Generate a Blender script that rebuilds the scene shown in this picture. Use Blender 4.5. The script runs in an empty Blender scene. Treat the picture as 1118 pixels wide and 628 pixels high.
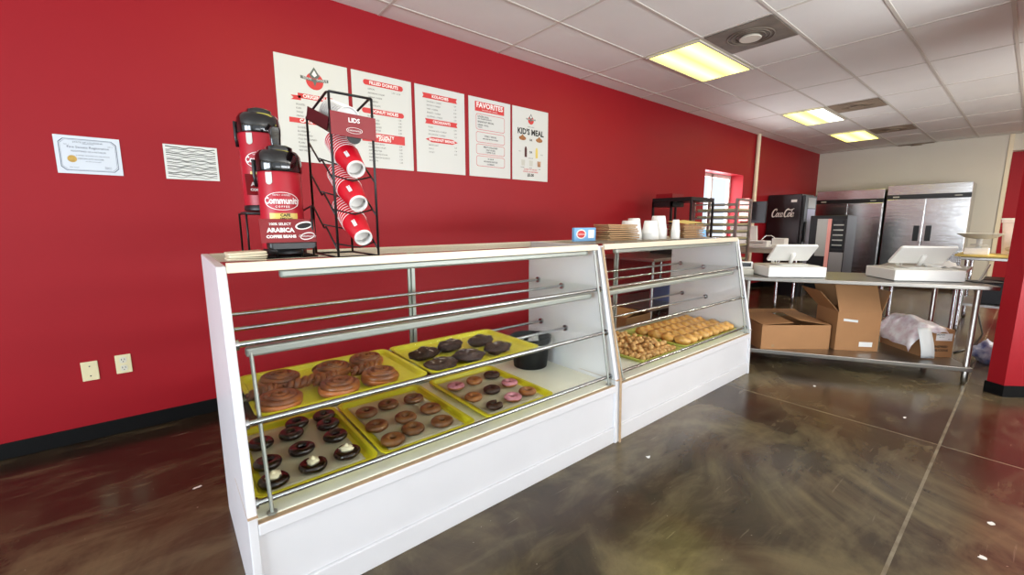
import bpy, bmesh, math, random
from mathutils import Vector, Matrix, noise
random.seed(7)
PI = math.pi
C = bpy.context.scene.collection
CAM_Z = 1.3347
WALL_Y, CEIL_Z, BACK_X = 3.583, 3.005, 12.8

# ---------------------------------------------------------------- materials
def lin(c):
    return tuple(((v / 255) / 12.92 if v / 255 <= .04045 else ((v / 255 + .055) / 1.055) ** 2.4) for v in c)

def mat(name, rgb, rough=.5, metal=0.0, var=0.0, scale=8.0, rgb2=None, bump=0.0, bscale=60.0, tint=0.0, coat=0.0, spec=.5, stretch=(1, 1, 1)):
    m = bpy.data.materials.new(name); m.use_nodes = True
    N, L = m.node_tree.nodes, m.node_tree.links
    b = N['Principled BSDF']
    b.inputs['Roughness'].default_value = rough
    b.inputs['Metallic'].default_value = metal
    b.inputs['Specular IOR Level'].default_value = spec
    b.inputs['Coat Weight'].default_value = coat
    b.inputs['Coat Roughness'].default_value = .08
    c1 = lin(rgb) + (1,)
    c2 = (lin(rgb2) if rgb2 else tuple(v * (1 - var) for v in lin(rgb))) + (1,)
    tc = N.new('ShaderNodeTexCoord'); mp = N.new('ShaderNodeMapping'); mp.inputs['Scale'].default_value = stretch
    L.new(tc.outputs['Object'], mp.inputs['Vector'])
    nz = N.new('ShaderNodeTexNoise'); nz.inputs['Scale'].default_value = scale; nz.inputs['Detail'].default_value = 4
    L.new(mp.outputs['Vector'], nz.inputs['Vector'])
    rp = N.new('ShaderNodeValToRGB'); rp.color_ramp.elements[0].position = .35; rp.color_ramp.elements[1].position = .68
    rp.color_ramp.elements[0].color = c1; rp.color_ramp.elements[1].color = c2
    L.new(nz.outputs['Fac'], rp.inputs['Fac'])
    out = rp.outputs['Color']
    if tint:
        oi = N.new('ShaderNodeObjectInfo'); hs = N.new('ShaderNodeHueSaturation')
        mr = N.new('ShaderNodeMapRange'); mr.inputs['To Min'].default_value = 1 - tint; mr.inputs['To Max'].default_value = 1 + tint
        L.new(oi.outputs['Random'], mr.inputs['Value']); L.new(mr.outputs['Result'], hs.inputs['Value'])
        L.new(out, hs.inputs['Color']); out = hs.outputs['Color']
    L.new(out, b.inputs['Base Color'])
    if bump:
        n2 = N.new('ShaderNodeTexNoise'); n2.inputs['Scale'].default_value = bscale; n2.inputs['Detail'].default_value = 3
        L.new(mp.outputs['Vector'], n2.inputs['Vector'])
        bp = N.new('ShaderNodeBump'); bp.inputs['Strength'].default_value = bump; bp.inputs['Distance'].default_value = .01
        L.new(n2.outputs['Fac'], bp.inputs['Height']); L.new(bp.outputs['Normal'], b.inputs['Normal'])
    return m

def glass(name, tint=(.978, .992, .984), refl=.9):
    m = bpy.data.materials.new(name); m.use_nodes = True
    N, L = m.node_tree.nodes, m.node_tree.links
    N.remove(N['Principled BSDF'])
    tr = N.new('ShaderNodeBsdfTransparent'); tr.inputs['Color'].default_value = tint + (1,)
    gl = N.new('ShaderNodeBsdfGlossy'); gl.inputs['Roughness'].default_value = .02
    lw = N.new('ShaderNodeLayerWeight'); lw.inputs['Blend'].default_value = .5
    pw = N.new('ShaderNodeMath'); pw.operation = 'POWER'; pw.inputs[1].default_value = 4.0
    L.new(lw.outputs['Facing'], pw.inputs[0])
    mu = N.new('ShaderNodeMath'); mu.operation = 'MULTIPLY_ADD'; mu.inputs[1].default_value = .15 * refl; mu.inputs[2].default_value = .0006 * refl
    L.new(pw.outputs[0], mu.inputs[0])
    mx = N.new('ShaderNodeMixShader')
    L.new(mu.outputs[0], mx.inputs['Fac']); L.new(tr.outputs[0], mx.inputs[1]); L.new(gl.outputs[0], mx.inputs[2])
    L.new(mx.outputs[0], N['Material Output'].inputs['Surface'])
    return m

def emis(name, rgb, strength, rgb2=None, tubes=None):
    m = bpy.data.materials.new(name); m.use_nodes = True
    N, L = m.node_tree.nodes, m.node_tree.links
    N.remove(N['Principled BSDF'])
    e = N.new('ShaderNodeEmission'); e.inputs['Color'].default_value = lin(rgb) + (1,); e.inputs['Strength'].default_value = strength
    if tubes:
        tc = N.new('ShaderNodeTexCoord'); sp = N.new('ShaderNodeSeparateXYZ'); L.new(tc.outputs['Object'], sp.inputs[0])
        ab = N.new('ShaderNodeMath'); ab.operation = 'ABSOLUTE'; L.new(sp.outputs['Y'], ab.inputs[0])
        su = N.new('ShaderNodeMath'); su.operation = 'SUBTRACT'; su.inputs[1].default_value = tubes; L.new(ab.outputs[0], su.inputs[0])
        a2 = N.new('ShaderNodeMath'); a2.operation = 'ABSOLUTE'; L.new(su.outputs[0], a2.inputs[0])
        mr = N.new('ShaderNodeMapRange'); mr.inputs['From Max'].default_value = .13
        mr.inputs['To Min'].default_value = strength * 1.5; mr.inputs['To Max'].default_value = strength * .55
        L.new(a2.outputs[0], mr.inputs['Value']); L.new(mr.outputs['Result'], e.inputs['Strength'])
    L.new(e.outputs[0], N['Material Output'].inputs['Surface'])
    return m

M = {}
M['red_paint'] = mat('red_paint', (154, 18, 30), .5, var=.05, scale=1.2, bump=.06, bscale=220, spec=.28)
M['beige_paint'] = mat('beige_paint', (212, 205, 190), .6, var=.05, scale=1.0)
M['white_paint'] = mat('white_paint', (235, 232, 226), .5, var=.03, scale=2)
M['cream_trim'] = mat('cream_trim', (232, 218, 188), .5)
M['black_vinyl'] = mat('black_vinyl', (7, 7, 8), .6, spec=.2)
M['laminate'] = mat('laminate', (224, 224, 227), .32, var=.03, scale=3, bump=.03, bscale=7)
M['laminate_in'] = mat('laminate_interior', (240, 242, 238), .35, var=.04, scale=4)
M['deck_white'] = mat('deck_white', (244, 242, 228), .35, var=.06, scale=5)
M['chip_edge'] = mat('chip_edge', (190, 160, 126), .7, var=.2, scale=30)
M['cream_alu'] = mat('cream_aluminium', (224, 214, 190), .4, metal=.25)
M['chrome'] = mat('chrome', (178, 178, 180), .2, metal=1)
M['steel'] = mat('steel', (166, 162, 156), .3, metal=1, var=.1, scale=3, stretch=(1, 8, 1), bump=.03, bscale=4)
M['steel_dull'] = mat('steel_dull', (170, 168, 164), .38, metal=1)
M['fridge_steel'] = mat('fridge_steel', (196, 194, 192), .2, metal=1, var=.06, scale=2, bump=.22, bscale=7, stretch=(1, .5, 2.6))
M['grey_metal'] = mat('grey_metal', (165, 166, 160), .4, metal=.55)
M['dark_metal'] = mat('dark_metal', (34, 34, 36), .4, metal=.5)
M['glass'] = glass('clear_glass')
M['glass_top'] = glass('clear_glass_top', (.985, .99, .985), 1.0)
M['window_glass'] = glass('window_glass', (.97, .98, .99), .8)
M['black_gloss'] = mat('black_gloss', (8, 8, 9), .12, coat=.8)
M['black_plastic'] = mat('black_plastic', (16, 16, 18), .35)
M['black_wire'] = mat('black_wire', (14, 13, 14), .4)
M['label_red'] = mat('label_red', (178, 24, 42), .4)
M['sign_red'] = mat('sign_red', (136, 14, 24), .4)
M['maroon'] = mat('maroon', (72, 16, 22), .45)
M['cup_red'] = mat('cup_red', (206, 18, 38), .35)
M['cup_white'] = mat('cup_white', (238, 236, 232), .45)
M['white_plastic'] = mat('white_plastic', (232, 230, 224), .35, var=.02, scale=3)
M['offwhite_plastic'] = mat('offwhite_plastic', (218, 214, 198), .4)
M['grey_white'] = mat('grey_white', (198, 196, 186), .4)
M['print_white'] = mat('print_white', (240, 238, 234), .5)
M['paper'] = mat('paper', (224, 226, 224), .6, var=.03, scale=4)
M['cert_paper'] = mat('certificate_paper', (214, 222, 232), .4, var=.03, scale=4)
M['board'] = mat('board_white', (212, 212, 208), .4)
M['ink'] = mat('ink', (58, 54, 54), .6)
M['ink_black'] = mat('ink_black', (24, 22, 22), .6)
M['ink_red'] = mat('ink_red', (206, 52, 52), .5)
M['ink_blue'] = mat('ink_blue', (44, 66, 96), .5)
M['gold_seal'] = mat('gold_seal', (206, 168, 84), .4, metal=.3, var=.3, scale=40)
M['logo_grey'] = mat('logo_grey', (96, 100, 96), .5)
M['gold_label'] = mat('gold_label', (222, 196, 96), .4)
M['tray_yellow'] = mat('tray_yellow', (224, 214, 44), .34, var=.06, scale=7)
M['tray_green'] = mat('tray_green', (206, 210, 104), .38, var=.05, scale=7)
M['wax_paper'] = mat('wax_paper', (206, 198, 170), .5, var=.08, scale=9, bump=.25, bscale=9)
M['kraft'] = mat('kraft_paper', (172, 138, 98), .7, var=.16, scale=6, tint=.10)
M['cardboard'] = mat('cardboard', (172, 124, 80), .7, var=.07, scale=5, bump=.05, bscale=12)
M['cardboard_in'] = mat('cardboard_inside', (186, 142, 98), .75, var=.07, scale=5)
M['blue_card'] = mat('blue_card', (120, 178, 226), .5)
M['yellow_paper'] = mat('yellow_paper', (238, 214, 132), .6)
M['glaze_bun'] = mat('glazed_bun', (96, 46, 10), .34, rgb2=(150, 84, 24), scale=18, tint=.08, coat=.12, bump=.2, bscale=40)
M['bun_side'] = mat('bun_side', (170, 96, 44), .4, var=.2, scale=20)
M['choc_lump'] = mat('chocolate_cake', (40, 21, 14), .5, rgb2=(66, 40, 28), scale=60, bump=.5, bscale=80, tint=.1, spec=.25)
M['glaze_fleck'] = mat('glaze_flecks', (196, 180, 170), .3)
M['choc_ring'] = mat('chocolate_icing', (40, 20, 16), .22, var=.2, scale=20, tint=.15, coat=.4)
M['cocoa_cake'] = mat('cocoa_cake', (66, 38, 24), .5, var=.25, scale=40, bump=.4, bscale=90)
M['cream'] = mat('whipped_cream', (240, 230, 196), .5, bump=.3, bscale=50)
M['brown_cake'] = mat('brown_cake', (136, 88, 48), .4, rgb2=(98, 58, 30), scale=26, tint=.12, bump=.25, bscale=70, coat=.25)
M['tan_cake'] = mat('tan_cake', (170, 108, 56), .38, rgb2=(132, 76, 36), scale=26, tint=.08, coat=.25)
M['pink_icing'] = mat('pink_icing', (214, 148, 160), .35, rgb2=(184, 108, 122), scale=50, bump=.2)
M['dough_ball'] = mat('golden_dough', (226, 182, 118), .45, rgb2=(190, 128, 66), scale=34, tint=.16)
M['roll_golden'] = mat('golden_roll', (230, 178, 98), .35, rgb2=(192, 124, 52), scale=22, tint=.12, coat=.2)
M['sausage'] = mat('sausage', (122, 58, 36), .4)
M['coke_black'] = mat('fridge_black', (26, 14, 18), .3)
M['blue_tub'] = mat('blue_tub', (120, 136, 190), .5)
M['blue_bag'] = mat('blue_bag', (52, 70, 150), .45, rgb2=(220, 224, 236), scale=12)
M['film'] = mat('plastic_film', (226, 206, 190), .25, bump=.6, bscale=14, var=.1, scale=8)
M['bag_white'] = mat('bag_white', (234, 230, 230), .4, rgb2=(206, 178, 184), scale=16, bump=.5, bscale=18)
M['dough_board'] = mat('dough_board', (220, 192, 104), .5, var=.12, scale=8)
M['pale_pink'] = mat('pale_pink_panel', (222, 150, 140), .5)
M['screen_dark'] = mat('screen_dark', (30, 34, 38), .2)
M['door_glow'] = mat('door_lit_interior', (176, 178, 214), .4)  # lavender colour stands in for the lit fridge interior behind the door
M['vent_grey'] = mat('vent_grey', (124, 112, 98), .6, var=.45, scale=5)
M['grid_white'] = mat('grid_white', (206, 200, 190), .5)
M['plate_ivory'] = mat('ivory_plate', (226, 216, 176), .4)
M['scrap'] = mat('paper_scrap', (226, 224, 220), .7)
M['bucket_black'] = mat('bucket_black', (9, 9, 10), .5, spec=.3)
M['pan_cream'] = mat('pan_cream', (214, 204, 160), .4)
M['vent_far'] = mat('vent_taupe', (150, 132, 112), .6, var=.25, scale=6)
M['diffuser'] = emis('lamp_diffuser', (255, 241, 118), 4.8, tubes=.13)
M['diffuser_white'] = emis('lamp_diffuser_white', (255, 252, 232), 4.0)

def floor_material():
    m = bpy.data.materials.new('stained_concrete'); m.use_nodes = True
    N, L = m.node_tree.nodes, m.node_tree.links; b = N['Principled BSDF']
    tc = N.new('ShaderNodeTexCoord')
    def nz(scale, detail, st=(1, 1, 1), rot=0.0, dist=0.0):
        mp = N.new('ShaderNodeMapping'); mp.inputs['Scale'].default_value = st; mp.inputs['Rotation'].default_value = (0, 0, rot)
        L.new(tc.outputs['Object'], mp.inputs['Vector'])
        n = N.new('ShaderNodeTexNoise'); n.inputs['Scale'].default_value = scale; n.inputs['Detail'].default_value = detail
        n.inputs['Roughness'].default_value = .62; n.inputs['Distortion'].default_value = dist
        L.new(mp.outputs['Vector'], n.inputs['Vector']); return n.outputs['Fac']
    def ramp(f, stops):
        r = N.new('ShaderNodeValToRGB'); e = r.color_ramp.elements
        while len(e) < len(stops): e.new(.5)
        for q, (p, c) in zip(e, stops): q.position = p; q.color = c
        L.new(f, r.inputs['Fac']); return r.outputs['Color']
    def mix(f, a, c, mode='MIX'):
        x = N.new('ShaderNodeMix'); x.data_type = 'RGBA'; x.blend_type = mode
        if isinstance(f, float): x.inputs[0].default_value = f
        else: L.new(f, x.inputs[0])
        L.new(a, x.inputs[6])
        if isinstance(c, tuple): x.inputs[7].default_value = c
        else: L.new(c, x.inputs[7])
        return x.outputs[2]
    g = lambda *c: lin(c) + (1,)
    base = ramp(nz(.95, 9, dist=1.1), [(.30, g(36, 31, 26)), (.44, g(64, 55, 42)), (.56, g(106, 95, 70)), (.70, g(58, 48, 37))])
    reds = ramp(nz(.45, 6, dist=.8), [(.44, (0, 0, 0, 1)), (.62, (1, 1, 1, 1))])
    col = mix(reds, base, g(60, 38, 26))
    sx = N.new('ShaderNodeSeparateXYZ'); L.new(tc.outputs['Object'], sx.inputs[0])
    # the slab turns a darker, redder brown towards the red wall
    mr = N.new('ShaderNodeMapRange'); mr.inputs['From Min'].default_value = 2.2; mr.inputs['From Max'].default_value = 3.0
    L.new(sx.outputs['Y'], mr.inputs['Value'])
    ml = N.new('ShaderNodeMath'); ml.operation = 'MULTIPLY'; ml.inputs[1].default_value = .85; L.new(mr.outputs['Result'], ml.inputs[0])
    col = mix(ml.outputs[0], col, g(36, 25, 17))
    streak = ramp(nz(2.2, 7, (1, 3.2, 1), .5, .5), [(.50, (0, 0, 0, 1)), (.70, (.45, .45, .45, 1))])
    col = mix(streak, col, g(116, 104, 78))
    scr = ramp(nz(5, 9, (.6, 9, 1), .9), [(.645, (0, 0, 0, 1)), (.74, (.4, .4, .4, 1))])
    col = mix(scr, col, g(150, 138, 118))
    fleck = ramp(nz(55, 2), [(.745, (0, 0, 0, 1)), (.77, (.8, .8, .8, 1))])
    col = mix(fleck, col, g(170, 160, 144))
    def joint(sock, at, w):
        s = N.new('ShaderNodeMath'); s.operation = 'SUBTRACT'; s.inputs[1].default_value = at; L.new(sock, s.inputs[0])
        a = N.new('ShaderNodeMath'); a.operation = 'ABSOLUTE'; L.new(s.outputs[0], a.inputs[0])
        l = N.new('ShaderNodeMath'); l.operation = 'LESS_THAN'; l.inputs[1].default_value = w; L.new(a.outputs[0], l.inputs[0]); return l.outputs[0]
    j1 = joint(sx.outputs['Y'], .215, .0065); j2 = joint(sx.outputs['X'], 3.525, .005)
    mxj = N.new('ShaderNodeMath'); mxj.operation = 'MAXIMUM'; L.new(j1, mxj.inputs[0]); L.new(j2, mxj.inputs[1])
    jm = N.new('ShaderNodeMath'); jm.operation = 'MULTIPLY'; L.new(mxj.outputs[0], jm.inputs[0]); jn = N.new('ShaderNodeMapRange'); jn.inputs['From Min'].default_value = .3; jn.inputs['From Max'].default_value = .65; jn.inputs['To Min'].default_value = .25; jn.inputs['To Max'].default_value = .85; L.new(nz(9, 6), jn.inputs['Value']); L.new(jn.outputs['Result'], jm.inputs[1])
    col = mix(jm.outputs[0], col, g(142, 132, 112))
    b.inputs['Specular IOR Level'].default_value = .44
    L.new(col, b.inputs['Base Color'])
    rr = N.new('ShaderNodeMapRange'); rr.inputs['To Min'].default_value = .08; rr.inputs['To Max'].default_value = .36
    L.new(nz(1.7, 7, dist=.4), rr.inputs['Value']); L.new(rr.outputs['Result'], b.inputs['Roughness'])
    bp = N.new('ShaderNodeBump'); bp.inputs['Strength'].default_value = .08; bp.inputs['Distance'].default_value = .01
    L.new(nz(14, 6), bp.inputs['Height']); L.new(bp.outputs['Normal'], b.inputs['Normal'])
    return m
M['floor'] = floor_material()
M['tile'] = mat('ceiling_tile', (236, 233, 228), .8, var=.06, scale=1.4, bump=.35, bscale=160)

# ---------------------------------------------------------------- mesh builder
class MB:
    def __init__(s): s.bm = bmesh.new(); s.done = []
    def cut(s):                                     # whatever follows becomes a part of its own
        if s.bm.verts: s.done.append(s.bm); s.bm = bmesh.new()
        return s
    def quad(s, *p):
        return s.bm.faces.new([s.bm.verts.new(q) for q in p])
    def poly(s, pts): return s.bm.faces.new([s.bm.verts.new(q) for q in pts])
    def obox(s, o, ax, ay, az):
        o, ax, ay, az = map(Vector, (o, ax, ay, az))
        v = [s.bm.verts.new(o + ax * i + ay * j + az * k) for k in (0, 1) for j in (0, 1) for i in (0, 1)]
        fs = [(0, 2, 3, 1), (4, 5, 7, 6), (0, 1, 5, 4), (2, 6, 7, 3), (0, 4, 6, 2), (1, 3, 7, 5)]
        if ax.cross(ay).dot(az) < 0: fs = [f[::-1] for f in fs]
        for f in fs: s.bm.faces.new([v[i] for i in f])
        return s
    def box(s, x0, y0, z0, x1, y1, z1):
        return s.obox((x0, y0, z0), (x1 - x0, 0, 0), (0, y1 - y0, 0), (0, 0, z1 - z0))
    def loft(s, loops, cap0=True, cap1=True, closed=False):
        R = [[s.bm.verts.new(p) for p in l] for l in loops]; n = len(R[0])
        pairs = list(zip(R, R[1:])) + ([(R[-1], R[0])] if closed else [])
        for a, b in pairs:
            for i in range(n): s.bm.faces.new((a[i], a[(i + 1) % n], b[(i + 1) % n], b[i]))
        if not closed:
            if cap0: s.bm.faces.new(R[0][::-1])
            if cap1: s.bm.faces.new(R[-1])
        return s
    def lathe(s, prof, c=(0, 0, 0), n=24, axis=None, closed=False):
        c = Vector(c); z = Vector(axis or (0, 0, 1)).normalized(); x = z.orthogonal().normalized(); y = z.cross(x)
        s.loft([[c + z * h + (x * math.cos(2 * PI * i / n) + y * math.sin(2 * PI * i / n)) * max(r, 1e-5) for i in range(n)] for r, h in prof], closed=closed); return s
    def cyl(s, a, b, r, n=12, r2=None):
        a, b = Vector(a), Vector(b); d = b - a
        s.lathe([(r, 0), (r if r2 is None else r2, d.length)], a, n, d); return s
    def tube(s, pts, r, n=8, closed=False):
        P = [Vector(p) for p in pts]; loops = []; k = len(P); up = None
        rf = r if callable(r) else (lambda t: r)
        for i, p in enumerate(P):
            a = P[i - 1] if (i or closed) else p; b = P[(i + 1) % k] if (i < k - 1 or closed) else p
            t = (b - a).normalized()
            if up is None: up = t.orthogonal().normalized()
            up = (up - t * up.dot(t)); up = up.normalized() if up.length > 1e-6 else t.orthogonal().normalized()
            w = t.cross(up); q = rf(i / max(1, k - 1))
            loops.append([p + (up * math.cos(2 * PI * j / n) + w * math.sin(2 * PI * j / n)) * q for j in range(n)])
        s.loft(loops, closed=closed); return s
    def prism(s, poly, d):
        d = Vector(d); s.loft([[Vector(p) for p in poly], [Vector(p) + d for p in poly]]); return s
    def ball(s, c, rx, ry=None, rz=None, u=14, v=8, wob=0.0, ws=30.0, rot=0.0, seed=0):
        ry = ry or rx; rz = rz or rx; loops = []
        for j in range(v + 1):
            th = PI * (j / v) ; th = min(max(th, .06), PI - .06)
            L = []
            for i in range(u):
                ph = 2 * PI * i / u
                d = Vector((math.sin(th) * math.cos(ph), math.sin(th) * math.sin(ph), -math.cos(th)))
                k = 1 + (wob * noise.noise(d * (ws / 10) + Vector((seed * 3.1, seed, 0))) if wob else 0)
                q = Vector((d.x * rx * k, d.y * ry * k, d.z * rz * k))
                q.rotate(Matrix.Rotation(rot, 3, 'Z')); L.append(Vector(c) + q)
            loops.append(L)
        s.loft(loops); return s
    def torus(s, c, R, r, h=None, n=28, k=12, wob=0.0, seed=0, a0=0.0, a1=2 * PI):
        h = h or r; loops = []; full = a1 - a0 > 6.2
        for i in range(n + (0 if full else 1)):
            a = a0 + (a1 - a0) * i / n; w = 1 + wob * noise.noise(Vector((math.cos(a) * 1.3, math.sin(a) * 1.3, seed * 2.7)))
            loops.append([Vector(c) + Vector(((R + r * w * math.cos(2 * PI * j / k)) * math.cos(a), (R + r * w * math.cos(2 * PI * j / k)) * math.sin(a), h * w * math.sin(2 * PI * j / k))) for j in range(k)])
        s.loft(loops, closed=full); return s
    def text(s, t, size, o, xd=(1, 0, 0), yd=(0, 0, 1), align='CENTER', shear=0.0, bold=0.0, sx=1.0, warp=None):
        cu = bpy.data.curves.new('lettering_tmp', 'FONT'); cu.body = t; cu.size = size; cu.align_x = align; cu.align_y = 'CENTER'
        cu.resolution_u = 2; cu.shear = shear; cu.offset = bold; cu.fill_mode = 'FRONT'
        ob = bpy.data.objects.new('lettering_tmp', cu); C.objects.link(ob)
        bpy.context.view_layer.update()
        me = ob.evaluated_get(bpy.context.evaluated_depsgraph_get()).to_mesh()
        o, xd, yd = Vector(o), Vector(xd), Vector(yd)
        f = warp or (lambda x, y: o + xd * (x * sx) + yd * y)
        vs = [s.bm.verts.new(f(v.co.x, v.co.y)) for v in me.vertices]
        for p in me.polygons:
            try: s.bm.faces.new([vs[i] for i in p.vertices])
            except ValueError: pass
        ob.to_mesh_clear(); bpy.data.objects.remove(ob); bpy.data.curves.remove(cu); return s
    def ribbon(s, pts, w, f):
        # flat stroke of varying width in 2D, mapped by f(x, y)
        for i in range(len(pts) - 1):
            pass
        L, R = [], []
        n = len(pts)
        for i, (x, y) in enumerate(pts):
            a = pts[max(i - 1, 0)]; b = pts[min(i + 1, n - 1)]
            dx, dy = b[0] - a[0], b[1] - a[1]; l = math.hypot(dx, dy) or 1
            ww = w(i / (n - 1)) if callable(w) else w
            L.append(s.bm.verts.new(f(x - dy / l * ww, y + dx / l * ww))); R.append(s.bm.verts.new(f(x + dy / l * ww, y - dx / l * ww)))
        for i in range(n - 1): s.bm.faces.new((L[i], R[i], R[i + 1], L[i + 1]))
        return s
    def build(s, name, m, parent=None, **kw):
        if not s.bm.verts and s.done: s.bm.free(); s.bm = s.done.pop()
        for bm in s.done:
            q = MB(); q.bm.free(); q.bm = bm; q.build(name, m, parent, **kw)
        s.done = []
        return s.build1(name, m, parent, **kw)
    def build1(s, name, m, parent=None, smooth=False, bevel=0.0, mats=None, subsurf=0):
        me = bpy.data.meshes.new(name)
        bmesh.ops.recalc_face_normals(s.bm, faces=s.bm.faces)
        s.bm.to_mesh(me); s.bm.free()
        o = bpy.data.objects.new(name, me); C.objects.link(o)
        me.materials.append(M[m] if isinstance(m, str) else m)
        if smooth:
            for p in me.polygons: p.use_smooth = True
            if smooth == 'auto':
                e = o.modifiers.new('split', 'EDGE_SPLIT'); e.split_angle = math.radians(40)
        if bevel:
            b = o.modifiers.new('bevel', 'BEVEL'); b.width = bevel; b.segments = 2; b.limit_method = 'ANGLE'
        if subsurf:
            d = o.modifiers.new('sub', 'SUBSURF'); d.levels = d.render_levels = subsurf
        if parent: o.parent = parent
        return o

def tag(o, label, cat, group=None):
    o['label'] = label; o['category'] = cat
    if group: o['group'] = group
    return o
def thing(name, label, cat, loc=(0, 0, 0), rz=0.0, group=None):
    o = bpy.data.objects.new(name, None); C.objects.link(o); o.empty_display_size = .05
    o.location = loc; o.rotation_euler = (0, 0, rz)
    return tag(o, label, cat, group)
def struct(o): o['kind'] = 'structure'; return o
def copy_thing(o, loc, rz, label, group=None):
    r = o.copy(); C.objects.link(r); r.location = loc; r.rotation_euler = (0, 0, rz); r['label'] = label
    if group: r['group'] = group
    for ch in o.children:
        c = ch.copy(); C.objects.link(c); c.parent = r
        for g in ch.children:
            d = g.copy(); C.objects.link(d); d.parent = c
    return r
def rrect(x0, y0, x1, y1, r, z, k=4):
    P = []
    for cx, cy, a in ((x1 - r, y1 - r, 0), (x0 + r, y1 - r, PI / 2), (x0 + r, y0 + r, PI), (x1 - r, y0 + r, 1.5 * PI)):
        for i in range(k + 1):
            t = a + PI / 2 * i / k; P.append((cx + r * math.cos(t), cy + r * math.sin(t), z))
    return P
ORD = ['first', 'second', 'third', 'fourth', 'fifth', 'sixth', 'seventh', 'eighth', 'ninth', 'tenth', 'eleventh', 'twelfth']
# ---------------------------------------------------------------- room shell
X0, Y0 = -5.0, -4.0
b = MB(); b.box(X0 - .2, Y0 - .2, -.12, 14.2, 4.3, 0); struct(b.build('floor', 'floor'))
b = MB(); b.box(X0 - .2, Y0 - .2, CEIL_Z, 14.2, 3.9, CEIL_Z + .08); ceil = struct(b.build('ceiling', 'tile'))
GRID_Y = [3.3524 - .6096 * k for k in range(13)]
GRID_X = [1.5431 + 1.2192 * k for k in range(-5, 11)]
g = MB()
for y in GRID_Y: g.box(X0, y - .012, CEIL_Z - .005, 13.2, y + .012, CEIL_Z + .004)
for x in GRID_X: g.box(x - .012, Y0, CEIL_Z - .0045, x + .012, WALL_Y, CEIL_Z + .004)
for x in (GRID_X[7], GRID_X[10], GRID_X[12]): g.box(x + .6096 - .012, 1.5236, CEIL_Z - .0045, x + .6096 + .012, 2.1332, CEIL_Z + .004)
struct(g.build('ceiling_grid', 'grid_white', ceil))
# red wall with the deep window niche
T = .30
w = MB()
w.box(X0, WALL_Y, 0, 7.1, WALL_Y + T, CEIL_Z); w.box(8.57, WALL_Y, 0, 13.2, WALL_Y + T, CEIL_Z)
w.box(7.1, WALL_Y, 0, 8.57, WALL_Y + T, .95); w.box(7.1, WALL_Y, 2.21, 8.57, WALL_Y + T, CEIL_Z)
struct(w.build('wall_left', 'red_paint'))
w = MB()
for a, c in ((7.1, 7.16), (7.80, 7.86), (8.51, 8.57)): w.box(a, WALL_Y + .23, .95, c, WALL_Y + .28, 2.21)
for a, c in ((.95, 1.02), (2.15, 2.21)): w.box(7.16, WALL_Y + .23, a, 8.51, WALL_Y + .28, c)
win = struct(w.build('window_1', 'white_plastic'))
w = MB(); w.box(7.16, WALL_Y + .25, 1.02, 8.51, WALL_Y + .256, 2.15); struct(w.build('window_pane', 'window_glass', win))
w = MB(); w.box(BACK_X, .5, 0, BACK_X + .15, WALL_Y, CEIL_Z); struct(w.build('wall_back', 'beige_paint'))
w = MB(); w.box(BACK_X - .02, .44, 0, BACK_X + .15, .5, CEIL_Z); struct(w.build('trim_1', 'cream_trim'))
w = MB(); w.box(BACK_X + .3, Y0, 0, BACK_X + .45, .5, 2.7); struct(w.build('wall_far', 'red_paint'))
w = MB(); w.box(BACK_X + .02, Y0, 2.7, BACK_X + .45, .44, CEIL_Z); struct(w.build('trim_2', 'beige_paint'))
# shop front behind the camera: the daylight comes through these openings
w = MB()
w.box(X0 - .15, Y0, 0, X0, WALL_Y, .35); w.box(X0 - .15, Y0, 2.6, X0, WALL_Y, CEIL_Z)
w.box(X0 - .15, 2.9, .35, X0, WALL_Y, 2.6); w.box(X0 - .15, Y0, .35, X0, Y0 + .3, 2.6); w.box(X0 - .15, -.6, .35, X0, -.4, 2.6)
struct(w.build('wall_front', 'beige_paint'))
w = MB()
w.box(X0, Y0 - .15, 0, 13.2, Y0, .35); w.box(X0, Y0 - .15, 2.6, 13.2, Y0, CEIL_Z)
w.box(X0, Y0 - .15, .35, X0 + .3, Y0, 2.6); w.box(7.0, Y0 - .15, .35, 13.2, Y0, 2.6); w.box(3.5, Y0 - .15, .35, 3.7, Y0, 2.6); w.box(.3, Y0 - .15, .35, .5, Y0, 2.6)  # last opening added so the far uplight can brighten the back
struct(w.build('wall_right', 'beige_paint'))
# red partition end by the steel table
cC, dR, dL = Vector((4.91, .01, 0)), Vector((.73, -.683, 0)), Vector((.063, .092, 0))
w = MB(); w.prism([cC, cC + dL, cC + dL + dR * 1.6, cC + dR * 1.6], (0, 0, CEIL_Z)); struct(w.build('wall_partition', 'red_paint'))
w = MB(); o_ = dL.normalized() * .008; p_ = dR * .008
w.prism([cC - o_ - p_, cC + dL + o_ - p_, cC + dL + o_ + dR * 1.6, cC - o_ + dR * 1.6], (0, 0, .09)); struct(w.build('baseboard_right', 'black_vinyl'))
w = MB(); w.box(X0, WALL_Y - .012, 0, BACK_X, WALL_Y, .095); struct(w.build('baseboard_left', 'black_vinyl', bevel=.003))

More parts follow.
